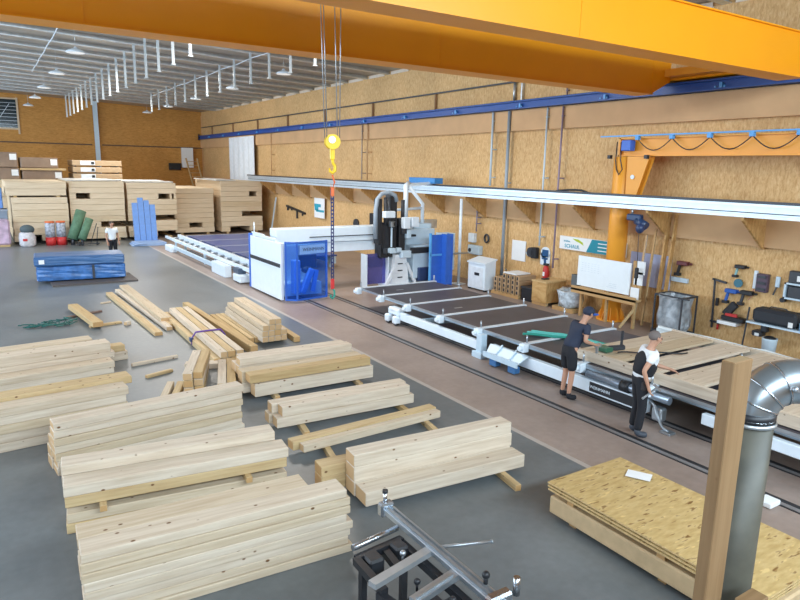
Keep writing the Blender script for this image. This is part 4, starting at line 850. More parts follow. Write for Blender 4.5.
t = thing('switch_and_socket', 'white switch box and socket on the wall above the cabinet', 'switch', (15.9, 19.45, 1.3)); m = MB(); m.box(15.85, 16, 19.4, 19.75, 1.5, 1.85, .01); m.build('switch_box', WHITE, t); m = MB(); m.box(15.8, 16, 19.0, 19.7, 1.05, 1.4, .02); m.build('socket_box', PALE, t); m = MB(); m.cyl((15.78, 19.55, 1.2), (15.8, 19.55, 1.2), .08, seg=10); m.build('plug', DARK, t)
m = MB(); m.tube([(15.94, 18.75 + .12 * math.cos(a * .4), 1.72 + .15 * math.sin(a * .4)) for a in range(17)], .035, 8); tag(m.build('cable_coil', DARK, loc=(15.9, 18.75, 1.6)), 'small dark cable coil hanging on the wall above the cabinet', 'coil')
m = MB(); m.box(15.97, 15.99, 16.65, 17.35, 1.1, 1.82); tag(m.build('notice_sheet', PAPER, loc=(15.98, 17, 1)), 'white paper notice on the wall right of the grey pipe', 'notice')
t = thing('hose_reel', 'dark hose reel box on the wall beside the paper notice', 'reel', (15.8, 16.2, 1.3)); m = MB(); m.cyl((15.8, 16.25, 1.5), (15.98, 16.25, 1.5), .17, seg=18); m.build('drum', DARK, t); m = MB(); m.box(15.8, 15.98, 15.98, 16.22, 1.3, 1.68, .02); m.build('housing', BLACK, t); m = MB(); m.tube([(15.88, 16.42, 1.36), (15.88, 16.5, 1.45), (15.88, 16.4, 1.55)], .03, 6); m.build('hose_end', PALE, t)
t = thing('round_sign', 'rounded white sign with blue print above the red extinguisher', 'sign', (15.97, 15.68, 1.3)); m = MB(); m.cyl((15.97, 15.68, 1.52), (15.99, 15.68, 1.52), .22, seg=20); m.box(15.97, 15.99, 15.46, 15.9, 1.12, 1.52); m.build('plate', WHITE, t)
m = MB(); m.box(15.955, 15.97, 15.54, 15.82, 1.42, 1.64); m.box(15.955, 15.97, 15.56, 15.82, 1.31, 1.37); m.box(15.955, 15.97, 15.62, 15.72, 1.17, 1.33); m.build('blue_print', plain('sign_blue', (0.01, 0.08, 0.22), 0.5), t)
t = thing('fire_extinguisher', 'red fire extinguisher on the wall under the round sign', 'extinguisher', (15.85, 15.5, .6)); m = MB(); m.lathe([(.09, 0), (.10, .03), (.10, .42), (.06, .5), (.03, .52)], (15.86, 15.5, .62), 14); m.build('cylinder', RED, t); m = MB(); m.box(15.8, 15.92, 15.42, 15.58, 1.13, 1.2); m.build('valve', BLACK, t); m = MB(); m.box(15.755, 15.765, 15.46, 15.54, .78, .92); m.build('label_patch', PAPER, t); m = MB(); m.box(15.92, 16, 15.46, 15.54, .75, .95); m.build('bracket', RED, t)
# pallet of hollow bricks, boxes
t = thing('pallet', 'wooden pallet carrying the stacked blocks by the wall', 'pallet', (15.35, 16.4, 0))
for x in (14.95, 15.3, 15.65):
    m = MB(); m.box(x - .05, x + .05, 15.75, 17.15, .0, .09); m.build('runner', PINE, t)
m = MB()
for j in range(7): m.box(14.9, 15.72, 15.76 + j * .2, 15.90 + j * .2, .09, .12)
m.build('deck', PINE, t)
n = 0
for r_ in range(4):
    for cI in range(6):
        y = 15.86 + cI * .22; z = .12 + r_ * .165
        if r_ == 3 and cI > 3: continue
        m = MB(); m.box(14.92, 15.7, y - .075, y + .085, z, z + .155, .01); m.mi = 1; m.box(14.912, 14.921, y - .035, y + .035, z + .03, z + .13)
        tag(m.build('block_roll', [CARD, BLACK], loc=(15.3, y, z)), 'brown hollow block on the pallet, %s layer up, %s from the right' % (ORD[r_], ORD[cI]), 'block', 'blocks on the pallet')
m = MB(); m.box(14.95, 15.6, 15.95, 16.6, .79, .83); tag(m.build('paper_sheet', PAPER, loc=(15.3, 16.3, .79)), 'white sheet lying on the pallet of blocks', 'sheet')
m = MB(); m.box(15.3, 15.34, 16.9, 16.95, .61, 1.3, 0, Matrix.Translation((0, .05, 0))); tag(m.build('wooden_stick', PINE, loc=(15.3, 16.95, .61)), 'thin stick standing up behind the block pallet', 'stick')
t = thing('chest', 'dark box between block pallet and board crate', 'box', (15.25, 15.4, 0)); m = MB(); m.box(14.95, 15.6, 15.15, 15.68, 0, .42, .02); m.build('body', BLACK, t); m = MB(); m.box(14.93, 15.62, 15.13, 15.7, .42, .47, .01); m.build('lid', DARK, t)
t = thing('board_crate', 'square crate of strand board beside the red extinguisher', 'crate', (15.25, 14.8, 0))
m = MB(); m.box(14.85, 15.75, 14.45, 15.08, .1, .76, .006); m.build('body', BRKT, t); m = MB(); m.box(14.83, 15.77, 14.43, 15.1, .76, .80); m.build('lid', OSBE, t); m = MB(); m.box(14.88, 14.98, 14.45, 15.08, 0, .1); m.build('skid', PINE, t); m = MB(); m.box(15.6, 15.7, 14.45, 15.08, 0, .1); m.build('skid', PINE, t); m = MB(); m.box(15.1, 15.35, 14.8, 14.95, .8, .84, .01); m.build('handle', BLACK, t)
t = thing('scrap_bin', 'open wooden bin lined with a clear plastic bag', 'bin', (15.2, 13.7, 0))
m = MB(); m.box(14.85, 15.55, 13.3, 14.15, .0, .12); m.build('base', PINE, t)
m = MB(); m.lathe([(.36, .12), (.40, .3), (.41, .5), (.44, .62), (.38, .60), (.30, .35), (.1, .3)], (15.2, 13.72, 0), 14)
for v in m.bm.verts: v.co += Vector((random.uniform(-.04, .04), random.uniform(-.04, .04), random.uniform(-.03, .05)))
m.build('bag', PLASTIC, t); m = MB(); m.box(15.5, 15.6, 13.75, 13.9, .12, 1.1, .01); m.build('post', DARK, t); m = MB(); m.box(15.4, 15.62, 13.7, 13.95, .75, 1.1, .02); m.build('control_box', plain('grey_box', (0.12, 0.14, 0.15), 0.5), t)
# company banner
t = thing('company_banner', 'white and teal company banner on the wall behind the orange column', 'sign', (15.9, 13.9, 1.9))
Y0, Y1 = 15.0, 12.4
m = MB(); m.box(15.90, 15.995, Y1, Y0, 1.78, 2.2); m.build('board', PAPER, t)
m = MB(); m.prism([(15.895, 13.85, 1.785), (15.895, Y1, 1.785), (15.895, Y1, 2.195), (15.895, 13.65, 2.195)], (-.006, 0, 0)); m.build('teal_field', TEAL, t)
m = MB()
for j in range(3): m.box(15.883, 15.889, 12.75 - .1 * (j == 1), 13.4, 1.86 + j * .11, 1.89 + j * .11)
m.build('white_lines', PAPER, t)
m = MB(); m.prism([(15.895, 14.45, 2.15), (15.895, 14.2, 2.14), (15.895, 14.02, 2.06), (15.895, 13.98, 1.97), (15.895, 14.12, 2.03), (15.895, 14.3, 2.08)], (-.006, 0, 0)); m.build('swoosh', LIME, t)
text_obj('SCHAUL', .17, TEALL, frame_wallX(15.892, 14.45, 1.89), t, .003).name = 'banner_lettering'
text_obj('holzbau', .085, TEALL, frame_wallX(15.892, 14.68, 2.05), t, .003).name = 'banner_lettering'
# planning board on its stand
t = thing('planning_board', 'white planning board on a timber stand before the orange column', 'board', (14.8, 12.2, 0))
m = MB(); m.box(14.84, 14.88, 11.32, 13.2, .93, 1.82); bd = m.build('board', plain('board_white', (0.80, 0.86, 0.90), 0.4, var=.02), t)
m = MB()
for j in range(6):
    for q in range(5): m.box(14.836, 14.84, 13.0 - j * .12 - .004, 13.0 - j * .12 + .06, 1.62 - q * .06, 1.625 - q * .06)
for q in range(3): m.box(14.836, 14.84, 11.75, 12.1 - .05 * q, 1.05 + q * .05, 1.056 + q * .05)
m.build('ruled_lines', plain('board_line', (0.45, 0.55, 0.62), 0.5), bd)
m = MB(); m.box(14.66, 14.92, 10.95, 13.25, .80, .86); m.box(14.66, 14.69, 10.95, 13.25, .72, .93); m.build('ledge', PINE, t)
for y in (13.05, 12.1, 11.15):
    m = MB(); m.box(14.88, 14.95, y - .035, y + .035, 0, 1.6 if y < 13 else .8); m.build('leg', PINE, t)
m = MB(); m.bar((14.6, 11.35, .03), (14.9, 11.15, .55), .06, .06); m.build('brace', PINE, t)
m = MB(); m.box(14.9, 14.94, 11.0, 11.3, .9, 1.9); m.build('side_board', PINE, t)
for y0, z0 in ((10.95, 1.55), (11.0, 1.25), (11.02, .82)):
    m = MB(); m.box(14.80 if z0 < 1 else 14.88, 14.82 if z0 < 1 else 14.90, y0 - .05, y0 + .22, z0, z0 + .36); m.build('pinned_paper', PAPER, t)
m = MB(); m.box(15.94, 15.985, 10.85, 12.2, 1.05, 2.0); tag(m.build('hung_sheet', LILAC, loc=(15.92, 11.5, 1)), 'lilac sheet hanging on the wall behind the planning board', 'sheet')
for i, (y, x, zt, wd, mt) in enumerate(((11.55, 15.55, 2.55, .05, SPRUCE), (11.3, 15.6, 2.75, .06, PINE), (10.98, 15.7, 3.2, .16, BRKT), (10.78, 15.72, 3.2, .12, BRKT))):
    m = MB(); m.bar((x - .1, y, 0), (x + .12, y - .03, zt), .05, wd, (1, 0, 0))
    tag(m.build('leaning_lath', mt, loc=(x - .1, y, 0)), 'wooden lath leaning on the wall right of the planning board, %s from the left' % ORD[i], 'lath', 'laths leaning by the planning board')
# bag trolley
t = thing('waste_trolley', 'waste trolley frame with a silver grey bag by the wall', 'trolley', (15.3, 10.15, 0))
x0, x1, y0, y1 = 14.95, 15.6, 9.75, 10.55
m = MB()
for x in (x0, x1):
    for y in (y0, y1): m.bar((x, y, .08), (x, y, 1.12), .035, .035)
for z in (.12, 1.1):
    m.bar((x0, y0, z), (x1, y0, z), .04, .04); m.bar((x0, y1, z), (x1, y1, z), .04, .04); m.bar((x0, y0 - (.2 if z > 1 else 0), z), (x0, y1, z), .04, .04); m.bar((x1, y0, z), (x1, y1, z), .04, .04)
m.build('frame', DARK, t)
m = MB(); n_ = 20; rings = []
for q, (sc_, z) in enumerate(((.80, .14), (.98, .3), (1.04, .55), (.96, .8), (1.0, 1.02), (1.06, 1.10), (.9, 1.08), (.8, .9), (.2, .85))):
    ring = []
    for k_ in range(n_):
        a = 2 * PI * k_ / n_; c_, s_ = math.cos(a), math.sin(a); f = 1 / max(abs(c_), abs(s_)) ** .75
        ring.append(m.bm.verts.new(((x0 + x1) / 2 + .36 * sc_ * c_ * f + random.uniform(-.02, .02), (y0 + y1) / 2 + .36 * sc_ * s_ * f + random.uniform(-.02, .02), z + random.uniform(-.02, .02))))
    rings.append(ring)
for a, b in zip(rings, rings[1:]):
    for k_ in range(n_): m.bm.faces.new((a[k_], a[(k_ + 1) % n_], b[(k_ + 1) % n_], b[k_]))
m.bm.faces.new(rings[0][::-1]); m.bm.faces.new(rings[-1]); m.build('bag', plain('silver_bag', (0.30, 0.33, 0.36), 0.3, var=.45, scale=5), t)
for x in (x0, x1):
    for y in (y0, y1):
        m = MB(); m.cyl((x - .02, y, .05), (x + .02, y, .05), .05, seg=10); m.build('castor', BLACK, t)
# tools on the wall
def gunlike(y, z, s, mt, mt2, label, cat='tool', nm='power_tool'):
    t = thing(nm, label, cat, (15.9, y, z), 'tools on the wall')
    m = MB(); m.box(15.82, 15.97, y - .20 * s, y + .12 * s, z + .02 * s, z + .13 * s, .015); m.cyl((15.9, y - .2 * s, z + .075 * s), (15.9, y - .3 * s, z + .075 * s), .03 * s, seg=10); m.build('body', mt, t)
    m = MB(); m.bar((15.9, y + .05 * s, z + .03 * s), (15.9, y + .10 * s, z - .22 * s), .06 * s, .07 * s, bev=.01); m.build('handle', mt2, t)
    m = MB(); m.box(15.84, 15.96, y + .02 * s, y + .18 * s, z - .28 * s, z - .2 * s, .01); m.build('battery', BLACK, t)
    return t
gunlike(10.5, 1.80, 1.0, plain('tool_maroon', (0.13, 0.03, 0.035), 0.4), BLACK, 'dark red cordless gun hanging right of the leaning laths')
m = MB(); m.box(15.93, 15.99, 10.3, 10.8, 1.34, 1.46); tag(m.build('small_shelf', PALE, loc=(15.95, 10.6, 1.3)), 'small pale shelf on the wall under the dark red gun', 'shelf')
t = thing('bar_clamp', 'long dark bar clamp hanging upright on the right wall', 'clamp', (15.9, 9.4, .35), 'tools on the wall')
m = MB(); m.bar((15.93, 9.52, 1.60), (15.93, 9.46, .30), .05, .035); m.build('bar', DARK, t); m = MB(); m.bar((15.93, 9.58, 1.58), (15.93, 9.2, 1.53), .05, .05); m.build('fixed_jaw', DARK, t); m = MB(); m.bar((15.93, 9.52, .47), (15.93, 9.30, .46), .05, .05); m.bar((15.93, 9.30, .42), (15.93, 9.30, .55), .03, .03); m.build('sliding_jaw', DARK, t); m = MB(); m.cyl((15.93, 9.3, .28), (15.93, 9.3, .42), .03, seg=8); m.build('screw_handle', RED, t); m = MB(); m.box(15.9, 15.96, 9.36, 9.42, .9, 1.1); m.build('slide', BLACK, t)
t = gunlike(8.9, 1.94, .8, BLACK, plain('tool_mint', (0.25, 0.45, 0.45), 0.4), 'small black and mint drill highest on the tool wall')
m = MB(); m.cyl((15.92, 8.9, 1.57), (15.96, 8.9, 1.57), .11, seg=20); tag(m.build('cutting_disc', plain('disc_teal', (0.04, 0.16, 0.22), 0.4), loc=(15.95, 8.9, 1.57)), 'round teal disc hanging under the small drill', 'disc', 'tools on the wall')
t = gunlike(9.06, 1.28, .95, plain('tool_blue', (0.02, 0.10, 0.40), 0.4), plain('tool_blue2', (0.02, 0.10, 0.40), 0.4), 'blue power tool on the wall above the black saw')
t = gunlike(8.66, 1.30, .95, BLACK, DARK, 'black power tool right of the blue one')
t = thing('hand_saw_machine', 'black and red nailer resting on a pale wall ledge', 'tool', (15.85, 8.95, .6), 'tools on the wall'); m = MB(); m.bar((15.86, 9.1, .72), (15.86, 8.85, 1.05), .1, .2, bev=.02); m.box(15.75, 15.95, 8.55, 9.15, .6, .72, .02); m.build('body', BLACK, t); m = MB(); m.bar((15.80, 9.05, .74), (15.80, 8.75, .76), .05, .08); m.build('red_grip', RED, t)
m = MB(); m.box(15.7, 15.99, 8.7, 9.2, .50, .58); tag(m.build('small_ledge', PAPER, loc=(15.9, 8.95, .5)), 'short pale ledge under the black and red nailer', 'shelf')
t = thing('socket_strip', 'white socket with a pink cable on the tool wall', 'socket', (15.95, 8.5, 1.5)); m = MB(); m.box(15.92, 15.99, 8.45, 8.53, 1.5, 1.95, .01); m.build('strip', WHITE, t); m = MB(); m.tube([(15.95, 8.5, 1.5), (15.95, 8.52, 1.3), (15.95, 8.6, 1.2)], .01, 6); m.build('cable', plain('pink_cable', (0.5, 0.2, 0.2), .5), t)
t = thing('charger', 'dark violet battery charger with cells on the tool wall', 'charger', (15.9, 8.3, 1.5)); m = MB(); m.box(15.85, 15.99, 8.15, 8.42, 1.45, 1.9, .015); m.build('body', plain('charger_violet', (0.09, 0.06, 0.09), 0.5), t)
for z in (1.5, 1.65, 1.8):
    m = MB(); m.box(15.82, 15.85, 8.18, 8.38, z, z + .06); m.build('cell', DARK, t)
t = thing('brush', 'pale handled brush hanging right of the charger', 'brush', (15.95, 7.95, 1.5)); m = MB(); m.box(15.93, 15.98, 7.9, 8.0, 1.62, 1.88, .01); m.build('head', PALE, t); m = MB(); m.bar((15.95, 7.96, 1.62), (15.95, 8.02, 1.42), .02, .03); m.build('handle', DARK, t)
t = thing('compartment_box', 'grey wall box with dark compartments at the right edge', 'box', (15.9, 7.5, 1.4)); m = MB(); m.box(15.8, 15.99, 7.05, 7.72, 1.4, 1.44); m.box(15.8, 15.99, 7.05, 7.72, 1.75, 1.79); m.box(15.8, 15.99, 7.68, 7.72, 1.4, 1.79); m.build('shelf', PALE, t); m = MB(); m.box(15.82, 15.99, 7.1, 7.66, 1.79, 2.08, .02); m.box(15.82, 15.99, 7.3, 7.64, 1.44, 1.72, .02); m.build('case', DARK, t); m = MB(); m.box(15.79, 15.82, 7.3, 7.45, 1.85, 1.98); m.box(15.79, 15.82, 7.15, 7.28, 1.5, 1.68); m.build('sticker', PAPER, t); m = MB(); m.cyl((15.85, 7.75, 1.35), (15.95, 7.75, 1.35), .06, seg=10); m.build('knob', BLACK, t)
t = thing('tool_shelf', 'grey shelf on the right wall holding the tool case', 'shelf', (15.75, 7.6, .7)); m = MB(); m.box(15.5, 15.99, 6.6, 8.35, .72, .76); m.build('board', PALE, t)
m = MB(); m.bar((15.55, 8.33, 1.1), (15.55, 8.4, .02), .03, .03); m.build('upright', DARK, t)
t = thing('tool_case', 'long black tool bag lying on the grey shelf', 'case', (15.75, 7.8, .76)); m = MB(); m.box(15.52, 15.95, 7.22, 8.25, .765, 1.12, .07); m.build('body', plain('bag_black', (0.018, 0.022, 0.03), 0.6), t); m = MB(); m.tube([(15.72, 7.5, 1.12), (15.72, 7.55, 1.17), (15.72, 7.9, 1.17), (15.72, 7.95, 1.12)], .015, 6); m.build('handle', DARK, t); m = MB(); m.box(15.505, 15.52, 7.27, 7.37, .8, .92); m.build('white_tag', PAPER, t)
t = thing('supply_box', 'small blue white box at the right end of the shelf', 'box', (15.75, 7.0, .76)); m = MB(); m.box(15.55, 15.9, 6.8, 7.15, .76, .95, .01); m.build('body', plain('box_blue', (0.10, 0.20, 0.32), 0.5), t); m = MB(); m.box(15.54, 15.55, 6.85, 7.1, .82, .9); m.build('print', PAPER, t)
t = thing('power_drill', 'dark drill hanging beneath the grey shelf', 'tool', (15.8, 8.25, .4), 'tools on the wall'); m = MB(); m.box(15.7, 15.95, 8.05, 8.3, .38, .52, .03); m.box(15.75, 15.9, 7.95, 8.12, .5, .72, .03); m.build('body', DARK, t); m = MB(); m.box(15.68, 15.7, 8.1, 8.2, .4, .47); m.build('sticker', PAPER, t)
t = thing('waste_bucket', 'pale grey bucket with dark contents standing by the right wall', 'bucket', (15.6, 7.7, 0)); m = MB(); m.lathe([(.14, 0), (.17, .42), (.175, .45), (.16, .44)], (15.55, 7.75, 0), 18); m.build('body', PALE, t); m = MB(); m.ball((15.55, 7.75, .44), .14, .14, .06, 10); m.build('contents', BLACK, t)

# far right wall
t = thing('poster', 'white poster with teal print on the far right wall', 'poster', (15.85, 33.1, 1.7)); m = MB(); m.box(15.84, 15.86, 32.45, 33.75, 1.45, 2.55); m.build('sheet', PAPER, t)
m = MB(); m.box(15.83, 15.84, 32.9, 33.72, 2.05, 2.22); m.box(15.83, 15.84, 33.2, 33.68, 1.85, 2.05); m.box(15.83, 15.84, 32.5, 33.5, 1.78, 1.9); m.build('print', TEALL, t)
t = thing('tool_rack', 'black slanting tool rack left of the poster', 'rack', (15.9, 36.5, 1.6)); m = MB(); m.bar((15.93, 38.0, 1.85), (15.93, 35.2, 1.55), .08, .12); m.build('bar', BLACK, t)
for y, L_ in ((37.8, .25), (37.2, .15), (36.4, .5), (35.6, .2)):
    m = MB(); z = 1.55 + (y - 35.2) / 2.8 * .3; m.box(15.9, 15.96, y - .06, y + .06, z - L_, z); m.build('hung_tool', DARK, t)
t = thing('tool_cluster', 'dark tools hanging on the wall left of the spindle head', 'tool', (15.9, 28.2, 1.4)); m = MB(); m.cyl((15.9, 29.0, 1.45), (15.98, 29.0, 1.45), .25, seg=14); m.build('coil', DARK, t); m = MB(); m.box(15.85, 15.98, 27.0, 27.5, 1.5, 2.1, .02); m.build('machine', BLACK, t); m = MB(); m.box(15.85, 15.98, 27.2, 27.9, 1.05, 1.35, .02); m.cyl((15.9, 28.2, 1.3), (15.98, 28.2, 1.3), .15, seg=12); m.build('fittings', DARK, t)
m = MB(); m.bar((15.5, 39.6, 0), (15.9, 39.6, 2.3), .1, .06); tag(m.build('leaning_pole', PALE, loc=(15.5, 39.6, 0)), 'pale pole leaning on the far wall by the last stack', 'pole')

# ------------------------------------------------------------------ OSB sheets in front
OX0, OX1, OY0, OY1 = 5.60, 6.97, 2.55, 5.2
t = thing('board_package', 'pale board package on skids beneath the strand board sheets', 'package', (6.3, 3.9, 0))
m = MB(); m.box(OX0 + .01, OX1 - .05, OY0, OY1 - .03, .07, .30, .02); m.build('box', plain('smooth_board', (0.58, 0.42, 0.24), 0.6, var=.1), t)
for y in (2.75, 3.6, 4.85):
    m = MB(); m.box(OX0 + .1, OX1 - .1, y - .05, y + .05, 0, .07); m.build('skid', PINE, t)
    m = MB(); m.box(OX0 + .03, OX1 - .1, y - .05, y + .05, .30, .375); m.build('spacer', PINE, t)
z = .376
for i, h in enumerate((.024, .024, .024)):
    m = MB(); j = .012 * (i - 1); m.mi = 1; m.box(OX0 + j, OX1 + j, OY0, OY1 + j * 1.5, z, z + h - .004)
    m.bm.faces.ensure_lookup_table()
    for f in m.bm.faces:
        if f.normal.z > .5: f.material_index = 0
    m.keep = True
    tag(m.build('strand_board', [OSBT, OSBE], loc=((OX0 + OX1) / 2, 3.9, z)), 'strand board sheet on the package, %s' % ('lowest of three', 'middle of three', 'topmost with a paper on it')[i], 'board', 'strand board sheets')
    z += h + .009
m = MB(); M_ = Matrix.Translation((6.72, 4.72, z + .002)) @ Matrix.Rotation(R(28), 4, 'Z'); m.box(-.105, .105, -.15, .15, 0, .004, 0, M_); tag(m.build('paper_note', PAPER, loc=(6.72, 4.72, z)), 'white paper note lying on the strand board sheets', 'paper')
# post, wrapped pipe with elbow
def leanpost():
    m = MB(); m.box(0, 3.16, -.0425, .0425, -.10, .10, .006)
    o = m.build('timber_post', POSTW, loc=(3.76, 2.045, 0), world=False); o.rotation_euler = Euler((R(0), R(-90), 0)); return o
tag(leanpost(), 'square brown timber post standing upright in the right foreground', 'post')
t = thing('duct_pipe', 'large galvanised extraction pipe with elbow beside the timber post', 'pipe', (4.22, 2.16, 0))
px, py = 4.18, 2.14
m = MB(); m.cyl((px, py, 0), (px, py, 2.66), .145, seg=28); m.build('wrapped_pipe', plain('wrapped_metal', (0.07, 0.066, 0.05), 0.5, 0.05, var=.35, scale=3), t)
m = MB(); m.cyl((px, py, 2.64), (px, py, 2.665), .160, seg=28); m.build('pipe_collar', GALV, t)
m = MB(); m.cyl((px, py, 2.665), (px, py, 2.73), .152, seg=28); m.build('rubber_sleeve', BLACK, t)
hx, hy = .86, -.5; Rr = .24; nseg = 5
def el(a): return Vector((px + hx * Rr * (1 - math.cos(a)), py + hy * Rr * (1 - math.cos(a)), 2.68 + Rr * math.sin(a)))
m = MB(); m.tube([el(a * PI / 2 / 12) for a in range(13)] + [el(PI / 2) + Vector((hx, hy, 0)) * 1.2], .147, 28); e = m.build('elbow', plain('duct_metal', (0.36, 0.42, 0.47), 0.3, 0.85, var=.08), t)
for a in (0, .38, .76, 1.2):
    p_ = el(a); d_ = (el(a + .02) - el(a - .02)).normalized(); m = MB(); m.cyl(p_ - d_ * .006, p_ + d_ * .006, .152, seg=28); m.build('seam_ring', STEEL, e)
p_ = el(1.25); m = MB(); m.bar(p_ + Vector((-.1, -.13, .02)), p_ + Vector((.12, -.16, -.06)), .02, .02); m.ball(p_ + Vector((-.1, -.15, .02)), .02); m.ball(p_ + Vector((.12, -.17, -.06)), .02); m.build('clamp_bolt', ALU, e)
m = MB(); m.tube([(px + .16, py - .04, 2.70), (px + .19, py - .05, 2.65), (px + .17, py - .05, 2.5)], .012, 6); m.build('band_end', WHITE, t)
for i, (dx, zz) in enumerate(((.0, 1.60), (.05, 1.55))):
    m = MB(); m.box(3.82 + dx, 4.02 + dx * .6, 1.79 - .125 * i, 1.9 - .125 * i, 0, zz, .004)
    tag(m.build('short_plank', POSTW, loc=(3.9, 1.85 - .1 * i, 0)), 'short upright plank end at the foot of the post, %s one' % ('farther', 'nearer')[i], 'plank', 'plank ends by the post')
m = MB(); M_ = Matrix.Translation((8.35, 3.9, .01)); m.box(-.12, .12, -.1, .1, 0, .07, .01, M_); tag(m.build('floor_box', PAPER, loc=(8.35, 3.9, 0)), 'small white box on the brown floor behind the pipe', 'box')

# ------------------------------------------------------------------ sliding saw bench in the foreground
t = thing('saw_bench', 'dark saw bench with aluminium sliding fence in the foreground', 'saw', (3.1, 4.3, 0))
Z = .85
m = MB(); m.box(3.15, 3.27, 2.9, 5.15, Z - .06, Z - .005, .005); m.box(3.17, 3.19, 2.9, 5.15, Z - .005, Z + .02); m.box(3.23, 3.25, 2.9, 5.15, Z - .005, Z + .02); fn = m.build('sliding_fence', ALU, t)
m = MB(); m.box(3.12, 3.28, 5.1, 5.2, Z - .1, Z + .05, .02); m.cyl((3.2, 5.17, Z), (3.2, 5.17, Z + .14), .022, seg=10); m.build('end_clamp', STEEL, fn)
m = MB(); m.cyl((3.2, 5.17, Z + .14), (3.2, 5.17, Z + .17), .03, seg=10); m.build('clamp_knob', BLACK, fn)
m = MB(); m.box(3.1, 3.34, 3.38, 3.48, Z - .08, Z + .06, .02); m.cyl((3.38, 3.4, Z), (3.38, 3.4, Z + .16), .03, seg=10); m.build('stop_block', STEEL, fn)
m = MB(); m.cyl((3.24, 3.62, Z + .02), (3.24, 3.62, Z + .08), .02, seg=8); m.ball((3.24, 3.62, Z + .1), .035); m.build('lever_knob', BLACK, fn)
m = MB()
for a, b in (((2.58, 4.66, .72), (3.12, 4.72, .72)), ((2.58, 4.66, .72), (2.58, 4.15, .70)), ((2.9, 4.7, .7), (2.86, 4.35, .7)), ((2.62, 4.32, .7), (3.12, 4.42, .7)), ((2.55, 4.2, .66), (2.75, 3.2, .66)), ((3.1, 4.7, .7), (3.1, 3.2, .7)), ((2.75, 3.75, .66), (3.1, 3.8, .66))): m.bar(a, b, .07, .07)
m.box(2.62, 3.0, 3.65, 4.05, .42, .66, .02); fm = m.build('frame', BLACK, t)
m = MB(); m.box(2.64, 2.8, 4.5, 4.66, .6, .76, .02); m.build('bearing_block', BLACK, fm)
m = MB(); m.box(2.94, 3.08, 4.52, 4.68, .6, .78, .02); m.build('bearing_block', BLACK, fm)
for x, y in ((2.62, 4.6), (3.08, 4.62), (2.72, 3.3), (3.06, 3.3)):
    m = MB(); m.bar((x, y, 0), (x, y, .68), .06, .06); m.build('leg', BLACK, t)
m = MB(); m.cyl((2.60, 4.76, .78), (3.14, 4.84, .78), .03, seg=12); m.build('support_roller', STEEL, t)
m = MB(); m.bar((2.46, 4.16, Z - .04), (3.16, 4.32, Z - .04), .09, .05); m.build('cross_arm', plain('arm_alu', (0.42, 0.44, 0.46), 0.4, .6), t)
m = MB(); m.bar((2.64, 3.80, Z - .04), (3.16, 3.92, Z - .04), .10, .05); m.bar((2.66, 3.79, Z - .005), (3.1, 3.89, Z - .005), .02, .02); m.build('cross_arm', ALU, t)
m = MB(); m.cyl((3.25, 4.30, Z - .02), (3.73, 4.12, Z - .02), .016, seg=10); m.cyl((3.73, 4.12, Z - .02), (3.745, 4.115, Z - .02), .02, seg=10); m.build('guide_rod', ALU, t)
for x, y in ((2.83, 4.03), (2.95, 4.44), (2.95, 3.68)):
    m = MB(); m.cyl((x, y, .7), (x, y, .78), .012, seg=8); m.ball((x, y, .79), .03); m.build('clamp_knob', BLACK if y < 4.2 else ALU, t)
m = MB(); m.cyl((3.0, 3.55, .72), (3.0, 3.55, .76), .025, seg=10); m.build('stop_button', RED, t)

# ------------------------------------------------------------------ people
def skin_mesh(pts, edges, root=0, sub=2):
    me = bpy.data.meshes.new('skel'); me.from_pydata([p for p, r in pts], edges, [])
    o = bpy.data.objects.new('skel', me); COL.objects.link(o)
    md = o.modifiers.new('s', 'SKIN'); md.use_smooth_shade = True
    for v, (p, r) in zip(me.skin_vertices[0].data, pts):
        v.radius = (r, r) if not isinstance(r, tuple) else r; v.use_root = False
    me.skin_vertices[0].data[root].use_root = True
    s2 = o.modifiers.new('u', 'SUBSURF'); s2.levels = sub; s2.render_levels = sub
    out = bpy.data.meshes.new_from_object(o.evaluated_get(bpy.context.evaluated_depsgraph_get()))
    bpy.data.objects.remove(o); bpy.data.meshes.remove(me)
    for p in out.polygons: p.use_smooth = True
    return out
def chain_obj(name, chains, mat, parent, root=(0, 0), sub=2):
    """chains: lists of (point, radius); chains share a joint when the points are equal"""
    pts, idx, edges = [], {}, []
    for ch in chains:
        last = None
        for p, r in ch:
            key = tuple(round(c, 4) for c in p)
            if key not in idx: idx[key] = len(pts); pts.append((key, r))
            if last is not None and last != idx[key]: edges.append((last, idx[key]))
            last = idx[key]
    me = skin_mesh(pts, edges, 0, sub)
    off = Vector(ORG[parent.name]); me.transform(Matrix.Translation(-off)); me.materials.clear(); me.materials.append(mat)
    o = bpy.data.objects.new(name, me); COL.objects.link(o); o.parent = parent
    return o
V = Vector
def mid(a, b, t_=.5): return tuple(V(a).lerp(V(b), t_))
def hand(wr, d, side, s=1.0):
    """five finger chains from the wrist: d = pointing direction, side = thumb direction"""
    wr, d, side = V(wr), V(d).normalized(), V(side).normalized(); nrm = d.cross(side).normalized()
    palm = wr + d * .085 * s; out = [[(tuple(wr), .026 * s), (tuple(palm), .032 * s)]]
    for k_, (o, L_) in enumerate(((.028, .075), (.010, .085), (-.010, .078), (-.028, .06))):
        b0 = palm + side * o * s; out.append([(tuple(palm), .032 * s), (tuple(b0 + d * .03 * s), .0105 * s), (tuple(b0 + d * (.03 + L_ * .5) * s + nrm * .012 * s), .0095 * s), (tuple(b0 + d * (.03 + L_ * .85) * s + nrm * .04 * s), .008 * s)])
    out.append([(tuple(wr), .026 * s), (tuple(wr + d * .04 * s + side * .04 * s), .013 * s), (tuple(wr + d * .085 * s + side * .06 * s), .011 * s)])
    return out
